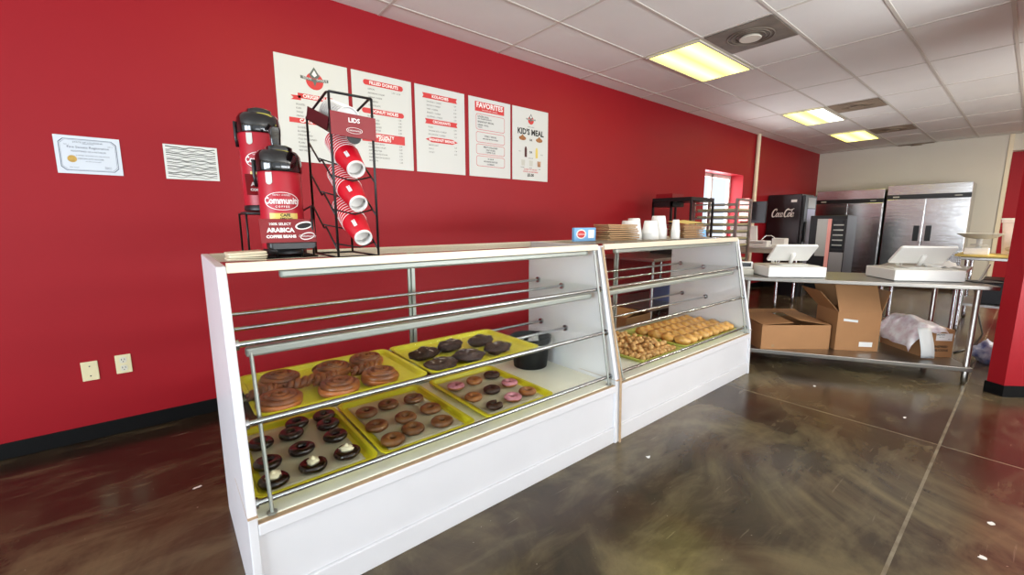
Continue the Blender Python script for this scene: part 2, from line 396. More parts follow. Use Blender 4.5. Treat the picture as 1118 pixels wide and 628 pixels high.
# ---------------------------------------------------------------- ceiling fixtures
def ceiling_light(x, label, white=False, L=1.17):
    t = thing('ceiling_light', label, 'ceiling light', (x + .61, 2.438, CEIL_Z - .006), 0, None)
    f = MB(); a, c = .585, .285
    f.box(-a, -c, -.012, a, -c + .022, 0); f.box(-a, c - .022, -.012, a, c, 0)
    f.box(-a, -c + .022, -.012, -a + .022, c - .022, 0); f.box(a - .022, -c + .022, -.012, a, c - .022, 0)
    f.build('light_frame', 'grid_white', t)
    d = MB(); d.box(-a + .022, -c + .022, -.006, a - .022, c - .022, -.002)
    d.build('diffuser', 'diffuser_white' if white else 'diffuser', t)
    return t
ceiling_light(GRID_X[4], 'warm fluorescent ceiling light over the coffee dispensers, next to the red wall')
ceiling_light(GRID_X[7], 'large warm fluorescent ceiling light above the second display case, near the menu boards')
t = ceiling_light(GRID_X[10], 'middle ceiling light of the row, one half brighter and whiter')
# one of its two lamps is a cooler, brighter tube
d = MB(); d.box(-.563, -.258, -.0075, .563, -.06, -.0062); d.build('bright_lamp_panel', 'diffuser_white', t)
ceiling_light(GRID_X[12], 'last ceiling light of the row, next to the steel refrigerators')
for i, x in enumerate((GRID_X[7], GRID_X[10], GRID_X[12], 12.49)):
    t = thing('ceiling_vent', ['dusty square ceiling vent beside the largest ceiling light', 'grey ceiling vent beside the middle ceiling light',
        'grey ceiling vent beside the last ceiling light', 'thin grey ceiling vent touching the beige back wall line'][i], 'vent', (x + .305, 1.828, CEIL_Z - .006))
    hw = .285 if i < 3 else .15
    v = MB(); v.box(-hw, -.285, -.006, hw, .285, 0); v.build('vent_plate', 'vent_grey' if i == 0 else 'vent_far', t)
    v = MB(); v.lathe([(.0, -.028), (.085, -.028), (.092, -.022), (.075, -.006), (.0, -.006)], n=28); v.build('vent_disc', 'beige_paint' if i == 0 else 'vent_far', t, smooth='auto')
    v = MB()
    for R in (.12, .155, .19): v.torus((0, 0, -.008), R if i < 3 else R * .7, .006, .005, n=32, k=6)
    v.build('vent_ring', 'vent_grey' if i == 0 else 'vent_far', t, smooth=True)
b = MB(); b.cyl((9.02, 3.54, 0.0), (9.02, 3.54, CEIL_Z), .036, 16)
tag(b.build('wall_pipe', 'cream_trim', smooth='auto'), 'cream vertical pipe running up the red wall past the window', 'pipe')

# ---------------------------------------------------------------- things hung on the red wall
def board(x0, label):
    t = thing('menu_sign', label, 'menu board', (x0, WALL_Y - .001, 1.793), 0, 'white menu boards on the red wall')
    b = MB(); b.box(0, -.006, 0, .515, 0, .747); b.build('board_panel', 'board', t, bevel=.001)
    return t
BW, BH, FY = .515, .747, -.0068
def U(u, v, d=0): return (u * BW, FY - d, (1 - v) * BH)
def lines(b, rows, u, price_u=None, size=.017):
    b.cut()
    for v, s, p in rows:
        b.text(s, size, U(u, v), align='LEFT')
    b.cut()
    for v, s, p in rows:
        if p: b.text(p, size, U(price_u, v), align='RIGHT')
def banner(b, u0, u1, v, h, kind):
    x0, x1, z, h2 = u0 * BW, u1 * BW, (1 - v) * BH, h / 2
    if kind == 'pill':
        P = [(x0 + h2 - h2 * math.sin(PI * i / 8), z + h2 * math.cos(PI * i / 8)) for i in range(9)] + [(x1 - h2 + h2 * math.sin(PI * i / 8), z - h2 * math.cos(PI * i / 8)) for i in range(9)]
    elif kind == 'flag':
        P = [(x0, z + h2), (x0 + .012, z), (x0, z - h2), (x1, z - h2), (x1 - .012, z), (x1, z + h2)]
    elif kind == 'lens':
        P = [(x0, z), (x0 + .06, z - h2), (x1 - .06, z - h2), (x1, z), (x1 - .06, z + h2), (x0 + .06, z + h2)]
    elif kind == 'ribbon':
        s = h2
        b.poly([(x0, FY, z - h), (x0 + .07, FY, z - h * .9), (x0 + .07, FY, z), (x0, FY, z - h * .1), (x0 + .02, FY, z - h * .55)])
        b.poly([(x1, FY, z - h), (x1 - .07, FY, z - h * .9), (x1 - .07, FY, z), (x1, FY, z - h * .1), (x1 - .02, FY, z - h * .55)])
        P = [(x0 + .05, z - h2), (x1 - .05, z - h2), (x1 - .05, z + h2), (x0 + .05, z + h2)]
    else: P = [(x0, z - h2), (x1, z - h2), (x1, z + h2), (x0, z + h2)]
    b.poly([(x, FY, q) for x, q in P])
def donut_logo(t, u, v, s):
    cx, cz = u * BW, (1 - v) * BH
    b = MB(); b.poly([(cx + s * math.cos(a), FY, cz - .12 * s + s * math.sin(a)) for a in [2 * PI * i / 28 for i in range(28)]]); b.build('logo_disc', 'ink_red', t)
    b = MB(); b.poly([(cx - .62 * s, FY - .0004, cz + .55 * s), (cx, FY - .0004, cz + 1.5 * s), (cx + .62 * s, FY - .0004, cz + .55 * s), (cx + .3 * s, FY - .0004, cz + .2 * s), (cx - .3 * s, FY - .0004, cz + .2 * s)])
    b.poly([(cx - 1.6 * s, FY - .0004, cz + .32 * s), (cx - 1.6 * s, FY - .0004, cz - .02 * s), (cx - .2 * s, FY - .0004, cz - .2 * s), (cx, FY - .0004, cz - .75 * s), (cx + .2 * s, FY - .0004, cz - .2 * s), (cx + 1.6 * s, FY - .0004, cz - .02 * s), (cx + 1.6 * s, FY - .0004, cz + .32 * s), (cx, FY - .0004, cz + .12 * s)])
    b.build('logo_mark', 'logo_grey', t)
    b = MB(); b.text('TEXAS', .34 * s, (cx - .85 * s, FY - .0008, cz + .08 * s)); b.text('DONUT', .34 * s, (cx + .85 * s, FY - .0008, cz + .08 * s))
    b.poly([(cx - .3 * s, FY - .0008, cz + .62 * s), (cx, FY - .0008, cz + 1.15 * s), (cx + .3 * s, FY - .0008, cz + .62 * s), (cx, FY - .0008, cz + .35 * s)])
    b.build('logo_lettering', 'print_white', t)
def price(i): return ['1.59', '1.29', '0.99', '2.49', '3.29', '1.99', '2.79'][i % 7]

t = board(.743, 'menu board with a red round logo over an ORIGINALS ribbon, behind the cup rack')
donut_logo(t, .52, .19, .062)
r = MB(); r.cut(); banner(r, .18, .86, .36, .036, 'ribbon'); r.cut(); banner(r, .14, .9, .60, .036, 'box'); r.build('header_banner', 'ink_red', t)
k = MB(); k.cut().text('ORIGINALS', .036, U(.52, .36, .0006), bold=.0012); k.cut().text('CAKE DONUTS', .036, U(.52, .60, .0006), bold=.0012); k.build('header_lettering', 'print_white', t)
k = MB(); lines(k, [(.445 + .037 * i, s, price(i)) for i, s in enumerate(['GLAZED', 'ICED', 'TWIST', 'MAPLE'])], .24, .80)
lines(k, [(.665 + .037 * i, s, price(i + 2)) for i, s in enumerate(['GLAZED', 'BLUEBERRY', 'STRAWBERRY', 'OLD FASHIONED', 'PLAIN', 'CINNAMON', 'RED VELVET'])], .24, .80); k.build('menu_lettering', 'ink', t)

t = board(1.289, 'menu board with FILLED DONUTS and DONUT HOLES in red pills, between ORIGINALS and KOLACHES')
r = MB(); r.cut(); banner(r, .18, .85, .10, .042, 'pill'); r.cut(); banner(r, .14, .85, .395, .042, 'pill'); r.cut(); banner(r, .12, .85, .672, .072, 'box'); r.build('header_banner', 'ink_red', t)
k = MB(); k.cut().text('FILLED DONUTS', .034, U(.52, .10, .0006), bold=.0012); k.cut().text('DONUT HOLES', .034, U(.52, .395, .0006), bold=.0012)
k.cut().text('SPECIALTY', .034, U(.50, .655, .0006), bold=.0012); k.cut().text('SWEETS', .030, U(.50, .690, .0006), bold=.0012); k.build('header_lettering', 'print_white', t)
k = MB(); lines(k, [(.165 + .042 * i, s, '1.79 / 13.99' if i == 0 else '') for i, s in enumerate(['LEMON', 'BAVARIAN CREAM', 'CREAM CHEESE', 'RASPBERRY', 'CHOCOLATE'])], .25, .80)
lines(k, [(.45 + .036 * i, s, price(i)) for i, s in enumerate(['GLAZED', 'CHOCOLATE', 'STRAWBERRY', 'MAPLE GLAZED', 'APPLE BUTTER', 'FRITTER'])], .22, .80)
lines(k, [(.742 + .036 * i, s, price(i + 3)) for i, s in enumerate(['CINNAMON ROLL', 'CINNAMON TWIST', 'APPLE FRITTER', 'CHOCOLATE ECLAIR', 'MAPLE BACON DONUT', 'BEIGNETS'])], .22, .80); k.build('menu_lettering', 'ink', t)

t = board(1.837, 'menu board headed KOLACHES, third along from the cup rack, blank lower quarter')
r = MB(); r.cut(); banner(r, .14, .84, .11, .044, 'flag'); r.cut(); banner(r, .18, .84, .40, .044, 'flag'); r.cut(); banner(r, .18, .84, .61, .046, 'lens'); r.build('header_banner', 'ink_red', t)
k = MB(); k.cut().text('KOLACHES', .034, U(.49, .11, .0006), bold=.0012); k.cut().text('CROISSANTS', .032, U(.51, .40, .0006), bold=.0008); k.cut().text('BREAKFAST BREADS', .030, U(.51, .61, .0006), bold=.001); k.build('header_lettering', 'print_white', t)
k = MB(); lines(k, [(.175 + .042 * i, s, price(i)) for i, s in enumerate(['SAUSAGE + CHEESE', 'BACON + CHEESE', 'HAM + CHEESE', 'BRISKET + CHEESE', 'JALAPENO + CHEESE'])], .22, .82)
lines(k, [(.465 + .042 * i, s, price(i + 2)) for i, s in enumerate(['PLAIN', 'SAUSAGE EGG + CHEESE', 'BACON EGG + CHEESE'])], .24, .82)
lines(k, [(.675 + .042 * i, s, price(i + 4)) for i, s in enumerate(['BREAD LOAF', 'ROLLS', 'STICKY'])], .24, .82); k.build('menu_lettering', 'ink', t)

t = board(2.400, 'menu board with four red outlined boxes under a red header block')
r = MB(); r.poly([U(.14, .05), U(.84, .05), U(.84, .17), U(.14, .17)]); r.build('header_banner', 'ink_red', t)
k = MB(); k.cut().text('FAVORITES', .066, U(.49, .095, .0006), bold=.002); k.cut().text('MADE FRESH EVERY MORNING', .014, U(.49, .15, .0006)); k.build('header_lettering', 'print_white', t)
r = MB()
for v0, v1 in ((.20, .40), (.425, .56), (.58, .71), (.73, .865)):
    r.cut(); x0, x1, z0, z1 = .16 * BW, .85 * BW, (1 - v1) * BH, (1 - v0) * BH
    a = [(x, FY, z) for x, z, _ in [(p[0], p[1], 0) for p in rrect(x0, z0, x1, z1, .022, 0)]]; c = [(x, FY, z) for x, z, _ in [(p[0], p[1], 0) for p in rrect(x0 + .004, z0 + .004, x1 - .004, z1 - .004, .019, 0)]]
    va = [r.bm.verts.new(p) for p in a]; vc = [r.bm.verts.new(p) for p in c]
    for i in range(len(va)): r.bm.faces.new((va[i], va[(i + 1) % len(va)], vc[(i + 1) % len(va)], vc[i]))
r.build('box_outline', 'ink_red', t)
k = MB()
for v, s, z, al, u in ((.235, 'DOZEN DEAL', .022, 'LEFT', .20), (.262, 'ANY GLAZED DONUTS', .016, 'LEFT', .20), (.30, 'BREAKFAST SPECIAL', .022, 'LEFT', .20), (.34, 'DRINK + ROLL', .020, 'LEFT', .20), (.368, 'CHOICE', .014, 'LEFT', .20),
    (.475, 'WEEKLY SPECIAL', .020, 'CENTER', .5), (.51, 'MIX AND MATCH DOZEN', .016, 'CENTER', .5), (.615, 'MEAT KOLACHES', .022, 'CENTER', .5), (.65, 'HALF DOZEN', .018, 'CENTER', .5), (.68, 'COFFEE 12 OZ', .018, 'CENTER', .5),
    (.765, '24 HOUR', .018, 'CENTER', .5), (.80, 'ADVANCE NOTICE', .02, 'CENTER', .5), (.835, 'CATERING', .018, 'CENTER', .5)):
    k.cut().text(s, z, U(u, v), align=al, bold=.0004)
k.build('menu_lettering', 'ink_black', t)

t = board(2.943, "menu board for the KID'S MEAL with small food pictures, last of the row")
donut_logo(t, .5, .15, .042)
k = MB(); k.cut().text("KID'S MEAL", .082, U(.5, .325), bold=.003, sx=.92); k.cut().text('OR', .03, U(.5, .43), bold=.001); k.cut().text('OR', .03, U(.5, .60), bold=.001); k.cut().text('$5.00', .042, U(.5, .925), bold=.0015)
for u, v, s in ((.2, .6, 'MILK'), (.82, .62, 'JUICE'), (.5, .685, 'CHOICE OF'), (.27, .82, 'GLAZED'), (.5, .82, 'HOLES'), (.75, .83, 'FRIES'), (.5, .25, 'TEXAS DONUT')): k.cut().text(s, .014, U(u, v))
k.build('menu_lettering', 'ink_black', t)
k = MB(); k.cut().text('DONUT OF THE DAY', .020, U(.5, .845), bold=.0004); k.cut().text('CHOICE OF ONE DRINK', .020, U(.5, .878), bold=.0004); k.build('red_lettering', 'ink_red', t)
for u in (.27, .74):
    k = MB(); cx, cz = u * BW, (1 - .425) * BH
    k.poly([(cx + .05 * math.cos(a), FY, cz + .022 * math.sin(a) + .006) for a in [2 * PI * i / 18 for i in range(18)]]); k.poly([(cx - .03, FY - .0004, cz + .02), (cx + .03, FY - .0004, cz + .02), (cx, FY - .0004, cz + .045)]); k.build('sandwich_picture', 'tan_cake', t)
for u, m in ((.36, 'maroon'), (.67, 'gold_label')):
    k = MB(); cx, cz = u * BW, (1 - .60) * BH; k.poly([(cx - .017, FY, cz - .055), (cx + .017, FY, cz - .055), (cx + .017, FY, cz + .03), (cx + .007, FY, cz + .055), (cx - .007, FY, cz + .055), (cx - .017, FY, cz + .03)]); k.build('drink_picture', m, t)
for u, m in ((.29, 'grey_white'), (.51, 'grey_white'), (.74, 'tan_cake')):
    k = MB(); cx, cz = u * BW, (1 - .755) * BH; k.poly([(cx - .022, FY, cz - .03), (cx + .022, FY, cz - .03), (cx + .028, FY, cz + .03), (cx - .028, FY, cz + .03)]); k.build('snack_picture', m, t)

t = thing('certificate', 'white printed certificate with a gold seal and thin dark border on the red wall', 'certificate', (-.418, WALL_Y - .001, 1.621))
b = MB(); b.box(0, -.004, 0, .279, 0, .213); b.build('certificate_sheet', 'cert_paper', t)
o8 = lambda m, c: [(m + c, m), (.279 - m - c, m), (.279 - m, m + c), (.279 - m, .213 - m - c), (.279 - m - c, .213 - m), (m + c, .213 - m), (m, .213 - m - c), (m, m + c)]
r = MB()
for m_, wd in ((.017, .0026), (.023, .001)):
    va = [r.bm.verts.new((x, -.0046, z)) for x, z in o8(m_, .02)]; vc = [r.bm.verts.new((x, -.0046, z)) for x, z in o8(m_ + wd, .02)]
    for i in range(8): r.bm.faces.new((va[i], va[(i + 1) % 8], vc[(i + 1) % 8], vc[i]))
r.build('border_line', 'ink_blue', t)
k = MB(); Y = -.0046
for x, z, s, q in ((.14, .178, 'STATE OF LOUISIANA', .013), (.14, .170, 'PARISH OFFICE', .007), (.14, .150, 'Fine Sweets Registration', .018), (.14, .127, 'REGISTERED AS A RETAILER', .012), (.155, .104, 'IS HEREBY GRANTED THIS CERTIFICATE', .008), (.145, .086, 'CERTIFICATE HOLDER', .011), (.155, .072, 'for the current year', .008), (.07, .036, 'Date Issued', .008), (.215, .036, 'Signature', .008), (.215, .044, 'Registrar', .008), (.05, .163, 'NO. 1', .008), (.235, .163, 'NO. 2', .008)):
    k.cut().text(s, q, (x, Y, z))
k.build('certificate_lettering', 'ink_blue', t)
k = MB(); k.poly([(.066 + (.021 if i % 2 else .0185) * math.cos(2 * PI * i / 36), -.0052, .083 + (.021 if i % 2 else .0185) * math.sin(2 * PI * i / 36)) for i in range(36)]); k.build('gold_seal', 'gold_seal', t)
t = thing('posted_sheet', 'white sheet covered in wavy grey lines on the red wall beside the certificate', 'paper', (.065, WALL_Y - .001, 1.618))
b = MB(); b.box(0, -.004, 0, .285, 0, .217); b.build('sheet', 'paper', t)
k = MB()
for i in range(15):
    z = .016 + .0132 * i; ph = random.random() * 6
    k.ribbon([(.012 + .261 * j / 20, z + .0032 * math.sin(j * .6 + ph) + .002 * math.sin(j * 1.3 + ph * 2)) for j in range(21)], .0016 + .0008 * (i % 3), lambda x, z: (x, -.0046, z))
k.build('line_print', 'logo_grey', t)
def plate(x, z, name, label):
    t = thing(name, label, 'wall plate', (x, WALL_Y - .001, z))
    b = MB(); b.box(-.038, -.006, -.06, .038, 0, .06); b.build('cover_plate', 'plate_ivory', t, bevel=.003); return t
t = plate(-.414, .437, 'blank_outlet_cover', 'blank ivory wall plate above the black baseboard')
b = MB()
for z in (-.03, .03): b.lathe([(.004, 0), (.004, .0015)], (0, -.006, z), 10, (0, -1, 0))
b.build('screw', 'chrome', t)
t = plate(-.26, .45, 'wall_outlet', 'ivory double power outlet beside the blank plate')
for z in (.026, -.026):
    b = MB(); b.loft([[(p[0], -.006 - d, p[1]) for p in rrect(-.017, z - .019, .017, z + .019, .012, 0)] for d in (0, .0025)]); s = b.build('socket', 'offwhite_plastic', t)
    b = MB()
    for x in (-.007, .007): b.box(x - .0015, -.0090, z - .001, x + .0015, -.0084, z + .009)
    b.cyl((0, -.0084, z - .010), (0, -.0090, z - .010), .003, 8); b.build('socket_hole', 'ink_black', s)

# ---------------------------------------------------------------- display cases
def display_case(x, L, label, second=False):
    t = thing('display_case', label, 'display case', (x, 1.475, 0), 0, None)
    PT = .028
    prof = [(0, 0), (.012, .40), (.18, 1.195), (.80, 1.203), (.80, 0)]
    for i, px in enumerate((0, L - PT)):
        b = MB(); b.prism([(px, y, z) for y, z in prof], (PT, 0, 0)); p = b.build('end_panel', 'laminate', t, bevel=.004)
        b = MB(); b.obox((px - .0006, .0, .398), (PT + .0012, 0, 0), (0, .30, 0), (0, 0, .0022)); b.build('seam', 'chip_edge', p)
    if second:
        b = MB(); b.prism([(-.0015, y, z) for y, z in ((-.012, .0), (-.001, .40), (.168, 1.19), (.176, 1.19), (.008, .40), (-.003, .0))], (.012, 0, 0)); b.build('edge_band', 'chip_edge', t)
    a, c = PT, L - PT
    b = MB(); b.box(a, .022, .10, c, .04, .345); b.build('front_panel', 'laminate', t)
    b = MB(); b.box(a, .010, .0, c, .03, .098); b.build('kick_board', 'laminate', t, bevel=.003)
    b = MB(); b.box(a, .008, .325, c, .06, .366); b.build('front_ledge', 'laminate', t, bevel=.004)
    b = MB(); b.box(a, .0115, .3662, c, .04, .3680); b.build('wood_strip', 'chip_edge', t)
    b = MB(); b.box(a, .035, .340, c, .79, .374); b.build('deck', 'deck_white', t)
    b = MB(); b.box(a, .775, .02, c, .79, .36); b.build('back_panel', 'laminate', t)
    # front pane, its edge strips, top pane
    b = MB(); b.prism([(a, .016, .3715), (a, .020, .3715), (a, .184, 1.182), (a, .180, 1.182)], (c - a, 0, 0)); b.build('front_glass', 'glass', t)
    b = MB(); b.box(a, .19, 1.192, c, .785, 1.199); b.build('top_glass', 'glass_top', t)
    b = MB(); b.box(a, .174, 1.172, c, .192, 1.206); b.build('top_trim', 'cream_alu', t, bevel=.002)
    b = MB(); b.box(a, .775, 1.165, c, .797, 1.203); b.build('back_rail', 'cream_alu', t, bevel=.002)
    b = MB(); b.box(a, .770, .374, c, .797, .392); b.build('door_track', 'grey_metal', t)
    m = L / 2 + .01
    for x0, x1, y in ((a, m + .02, .778), (m - .02, c, .788)):
        b = MB(); b.box(x0 + .002, y - .002, .393, x1 - .002, y + .002, 1.164); d = b.build('sliding_door', 'glass', t)
        xs = (x1 - .022,) if x0 == a else (x0,)
        b = MB(); b.box(xs[0], y - .006, .393, xs[0] + .02, y + .006, 1.164); b.build('door_stile', 'grey_metal', d)
    # horizontal rods with round flanges on the end panels
    for y, z in ((.695, .941), (.465, .923), (.660, .650), (.425, .645)):
        b = MB(); b.cyl((a, y, z), (c, y, z), .0085, 12)
        for e, s in ((a, 1), (c, -1)): b.cyl((e, y, z), (e + s * .012, y, z), .02, 14)
        b.build('shelf_rod', 'chrome', t, smooth='auto')
    for y, z in ((.150, .937), (.094, .681), (.055, .416)):
        b = MB(); b.cyl((a, y, z), (c, y, z), .0105, 12)
        for e, s in ((a, 1), (c, -1)): b.cyl((e, y, z), (e + s * .010, y, z), .019, 14)
        b.build('front_rail', 'chrome', t, smooth='auto')
    b = MB(); b.box(a + .004, .158, .9480, c - .004, .74, .9530); b.build('upper_shelf', 'glass', t)
    if not second: b = MB(); b.box(a + .004, .112, .6590, 1.40, .70, .6625); b.build('lower_shelf', 'glass', t)
    for y, z, e in ((.205, 1.160, .16), (.168, .902, .03)):
        b = MB(); b.box(a + e, y, z - .020, c - .05, y + .034, z + .012); b.build('lamp_housing', 'grey_metal', t, bevel=.008)
    for e in (a + .045, c - .035):
        b = MB(); b.cyl((e, .175, .90 if e < L / 2 else 1.17), (e, .036, .375), .0068, 10); b.cyl((e, .036, .374), (e, .036, .38), .016, 12); b.build('support_rod', 'grey_metal', t, smooth='auto')
    return t
display_case(.127, 1.924, 'white glass-fronted display case of cinnamon rolls and doughnuts, under the coffee dispensers')
display_case(2.056, 1.905, 'white glass-fronted display case of dough balls and golden rolls, beside the steel table', second=True)
CASE_TOP = 1.200
# ---------------------------------------------------------------- coffee dispensers, their stand and the cup rack
def cylwarp(cx, cy, z, R, a0):
    return lambda x, y: (cx + R * math.sin(a0 + x / R), cy - R * math.cos(a0 + x / R), z + y)
def cyl_patch(b, f, x0, x1, y0, y1, n=10):
    A = [b.bm.verts.new(f(x0 + (x1 - x0) * i / n, y0)) for i in range(n + 1)]; B = [b.bm.verts.new(f(x0 + (x1 - x0) * i / n, y1)) for i in range(n + 1)]
    for i in range(n): b.bm.faces.new((A[i], A[i + 1], B[i + 1], B[i]))
def dispenser(loc, label, a0, lever=False):
    t = thing('coffee_dispenser', label, 'coffee dispenser', loc, 0)
    R = .078
    b = MB(); b.lathe([(R * .9, 0), (R, .004), (R, .02), (R * .96, .024)], n=32); b.build('foot_ring', 'black_plastic', t, smooth='auto')
    b = MB(); b.lathe([(R * .97, .0242), (R * .98, .03), (R * .98, .312), (R * .96, .316)], n=36); b.build('body', 'label_red', t, smooth='auto')
    b = MB(); b.lathe([(R * 1.02, .3162), (R * 1.05, .322), (R * 1.05, .352), (R * 1.00, .378), (R * .88, .394), (R * .6, .402), (.001, .403)], n=36); b.build('lid', 'black_gloss', t, smooth='auto')
    b = MB()
    b.loft([[(x, y, z) for x, y, _ in rrect(-.045 * s, -.06, .045 * s, .05, .02, 0)] for s, z in ((1, .392), (.95, .408), (.6, .414))]); b.build('pump_cover', 'black_gloss', t, smooth='auto')
    if lever:
        b = MB(); b.loft([[(x, y, z) for x, y, _ in rrect(-.022 * s - .002, -.012, .016 * s, .012, .008, 0)] for s, z in ((.8, .405), (.9, .44), (1, .475), (.8, .486))]); b.build('pump_lever', 'black_gloss', t, smooth='auto')
    # carry handle loop round the lid
    b = MB(); b.tube([(R * 1.05 * math.cos(a), .0, .335 + .03 * math.sin(a)) for a in [PI + PI * i / 1 for i in (0,)]] + [(-R * 1.10, 0, .36), (-R * 1.10, 0, .30), (-R * 1.05, 0, .26)], .006, 8); b.build('carry_handle', 'black_plastic', t, smooth=True)
    f = cylwarp(0, 0, 0, R * .98 + .0012, a0)
    b = MB(); n = 40
    for s0, s1 in ((1.0, .94),):
        o = [b.bm.verts.new(f((.064 * s0) * math.cos(2 * PI * i / n), .205 + .034 * s0 * math.sin(2 * PI * i / n))) for i in range(n)]
        q = [b.bm.verts.new(f((.064 * s1) * math.cos(2 * PI * i / n), .205 + .034 * s1 * math.sin(2 * PI * i / n))) for i in range(n)]
        for i in range(n): b.bm.faces.new((o[i], o[(i + 1) % n], q[(i + 1) % n], q[i]))
    b.text('Community', .034, (0, 0, 0), bold=.0012, warp=lambda x, y: f(x * .80, y + .206)); b.text('FAMILY OWNED', .0085, (0, 0, 0), warp=lambda x, y: f(x, y + .2275)); b.text('C O F F E E', .010, (0, 0, 0), bold=.0003, warp=lambda x, y: f(x, y + .184))
    b.build('logo_lettering', 'print_white', t)
    b = MB(); cyl_patch(b, f, -.048, .054, .130, .160); b.build('blend_label', 'gold_label', t)
    g2 = cylwarp(0, 0, 0, R * .98 + .0022, a0)
    b = MB(); b.text('CAFE', .015, (0, 0, 0), bold=.0006, warp=lambda x, y: g2(x + .008, y + .152)); b.text('SPECIAL', .013, (0, 0, 0), bold=.0004, warp=lambda x, y: g2(x + .012, y + .138)); b.build('blend_lettering', 'ink_black', t)
    b = MB(); pts = [(-.012, .312), (-.012, .28)] + [(-.012 * math.cos(PI * i / 8), .278 - .012 * math.sin(PI * i / 8)) for i in range(9)] + [(.012, .28), (.012, .312)]
    b.poly([g2(x - .040, y) for x, y in pts]); b.build('round_tag', 'grey_white', t)
    # dispensing spout and tap near the foot
    b = MB(); b.loft([[(x + R * .3 * math.sin(a0), -R * 1.0 - .008 * k, z) for x, z in ((-.018, .075), (.018, .075), (.016, .108), (-.016, .108))] for k in (0, 1)]); b.build('tap', 'black_plastic', t, bevel=.003)
    return t
dispenser((.383, 1.905, 1.212), 'front coffee dispenser of the pair, standing low on the case top', -.17, True)
dispenser((.362, 2.118, 1.384), 'rear coffee dispenser of the pair, raised on the black wire stand', -.15)
t = thing('dispenser_stand', 'two-tier black wire stand with red signs under the coffee dispensers', 'wire stand', (.38, 1.99, CASE_TOP))
W_ = .004
b = MB()
loc = lambda x, y, z: (x - .38, y - 1.99, z - CASE_TOP)
def wire(b, *p, closed=False, r=W_): b.tube([loc(*q) for q in p], r, 7, closed)
wire(b, (.285, 1.80, 1.206), (.475, 1.80, 1.206), (.475, 2.215, 1.206), (.285, 2.215, 1.206), closed=True)
for y in (1.86, 1.91, 1.96): wire(b, (.285, y, 1.206), (.475, y, 1.206))
for x in (.33, .43): wire(b, (x, 1.80, 1.206), (x, 2.215, 1.206))
b.build('base_wires', 'black_wire', t, smooth=True)
b = MB()
for x in (.275, .468):
    wire(b, (x, 2.025, 1.203), (x, 2.025, 1.374), (x, 2.215, 1.374), (x, 2.215, 1.203))
wire(b, (.275, 2.025, 1.374), (.468, 2.025, 1.374)); wire(b, (.275, 2.215, 1.374), (.468, 2.215, 1.374))
for y in (2.07, 2.12, 2.17): wire(b, (.275, y, 1.377), (.468, y, 1.377))
for x in (.33, .42): b.cut(); wire(b, (x, 1.795, 1.203), (x, 1.79, 1.252), (x, 1.83, 1.258))
b.cut(); wire(b, (.462, 1.80, 1.206), (.465, 1.80, 1.40), (.465, 2.025, 1.374))
b.build('upper_tier', 'black_wire', t, smooth=True)
def stand_sign(y, x0, x1, z0, z1):
    b = MB(); b.obox(loc(x0, y, z0), (x1 - x0, 0, 0), (0, .004, 0), (0, .022, z1 - z0)); s = b.build('stand_sign', 'sign_red', t)
    dz = z1 - z0; w = x1 - x0
    F = lambda u, v, d=.0008: Vector(loc(x0 + u * w, y + .022 * v - d, z0 + v * dz))
    yd = Vector((0, .022, dz)).normalized(); X = (1, 0, 0)
    b = MB(); b.text('100% SELECT', dz * .15, F(.36, .78), X, yd, bold=.0004); b.text('ARABICA', dz * .25, F(.36, .52), X, yd, bold=.0012); b.text('COFFEE BEANS', dz * .17, F(.36, .25), X, yd, bold=.0008)
    n = 24
    for (u, v, a, c, k) in ((.80, .72, .17, .17, .80), (.84, .26, .14, .16, .9)):
        o = [b.bm.verts.new(F(u + a * math.cos(2 * PI * i / n), v + c * math.sin(2 * PI * i / n) + a * .35 * math.cos(2 * PI * i / n))) for i in range(n)]
        q = [b.bm.verts.new(F(u + a * k * math.cos(2 * PI * i / n), v + c * k * .8 * math.sin(2 * PI * i / n) + a * k * .35 * math.cos(2 * PI * i / n))) for i in range(n)]
        for i in range(n): b.bm.faces.new((o[i], o[(i + 1) % n], q[(i + 1) % n], q[i]))
    b.text('Community', dz * .15, F(.84, .26), X, (yd + Vector((.2, 0, 0))).normalized()); b.build('sign_lettering', 'print_white', s)
    b = MB(); b.poly([F(.80 + .135 * math.cos(2 * PI * i / n), .71 + .11 * math.sin(2 * PI * i / n) + .05 * math.cos(2 * PI * i / n), .0012) for i in range(n)]); b.build('coffee_picture', 'ink_black', s)
stand_sign(1.786, .283, .472, 1.262, 1.350)
stand_sign(2.008, .283, .455, 1.446, 1.530)
b = MB(); b.loft([[loc(x, y, z) for x, y, _ in rrect(.305 - g, 1.752, .462 + g, 1.815, .012, 0)] for g, z in ((0, 1.238), (.004, 1.246), (.004, 1.262))]); b.build('drip_tray', 'black_plastic', t, bevel=.002)

RX0, RX1, RY0, RY1 = .512, .668, 1.655, 1.955
t = thing('cup_rack', 'tall black wire rack with a red LIDS sign holding tilted paper cups', 'cup rack', (.59, 1.80, CASE_TOP))
loc = lambda x, y, z: (x - .59, y - 1.80, z - CASE_TOP)
b = MB()
for x in (RX0, RX1):
    wire(b, (x, RY0, 1.203), (x, RY0, 1.80), (x, RY0 + .03, 1.803), (x, RY1, 1.765), (x, RY1, 1.203), r=.0048)
wire(b, (RX0, RY0, 1.80), (RX1, RY0, 1.80), r=.0048); wire(b, (RX0, RY1, 1.765), (RX1, RY1, 1.765))
wire(b, (RX0, RY0, 1.206), (RX1, RY0, 1.206)); wire(b, (RX0, RY1, 1.206), (RX1, RY1, 1.206))
for x in (RX0, RX1): wire(b, (x, RY0, 1.206), (x, RY1, 1.206))
b.build('rack_posts', 'black_wire', t, smooth=True)
CUPS = [(.598, 1.655, 1.533), (.600, 1.655, 1.405), (.612, 1.655, 1.275)]
TH = math.radians(33); AX = Vector((0, math.cos(TH), math.sin(TH)))
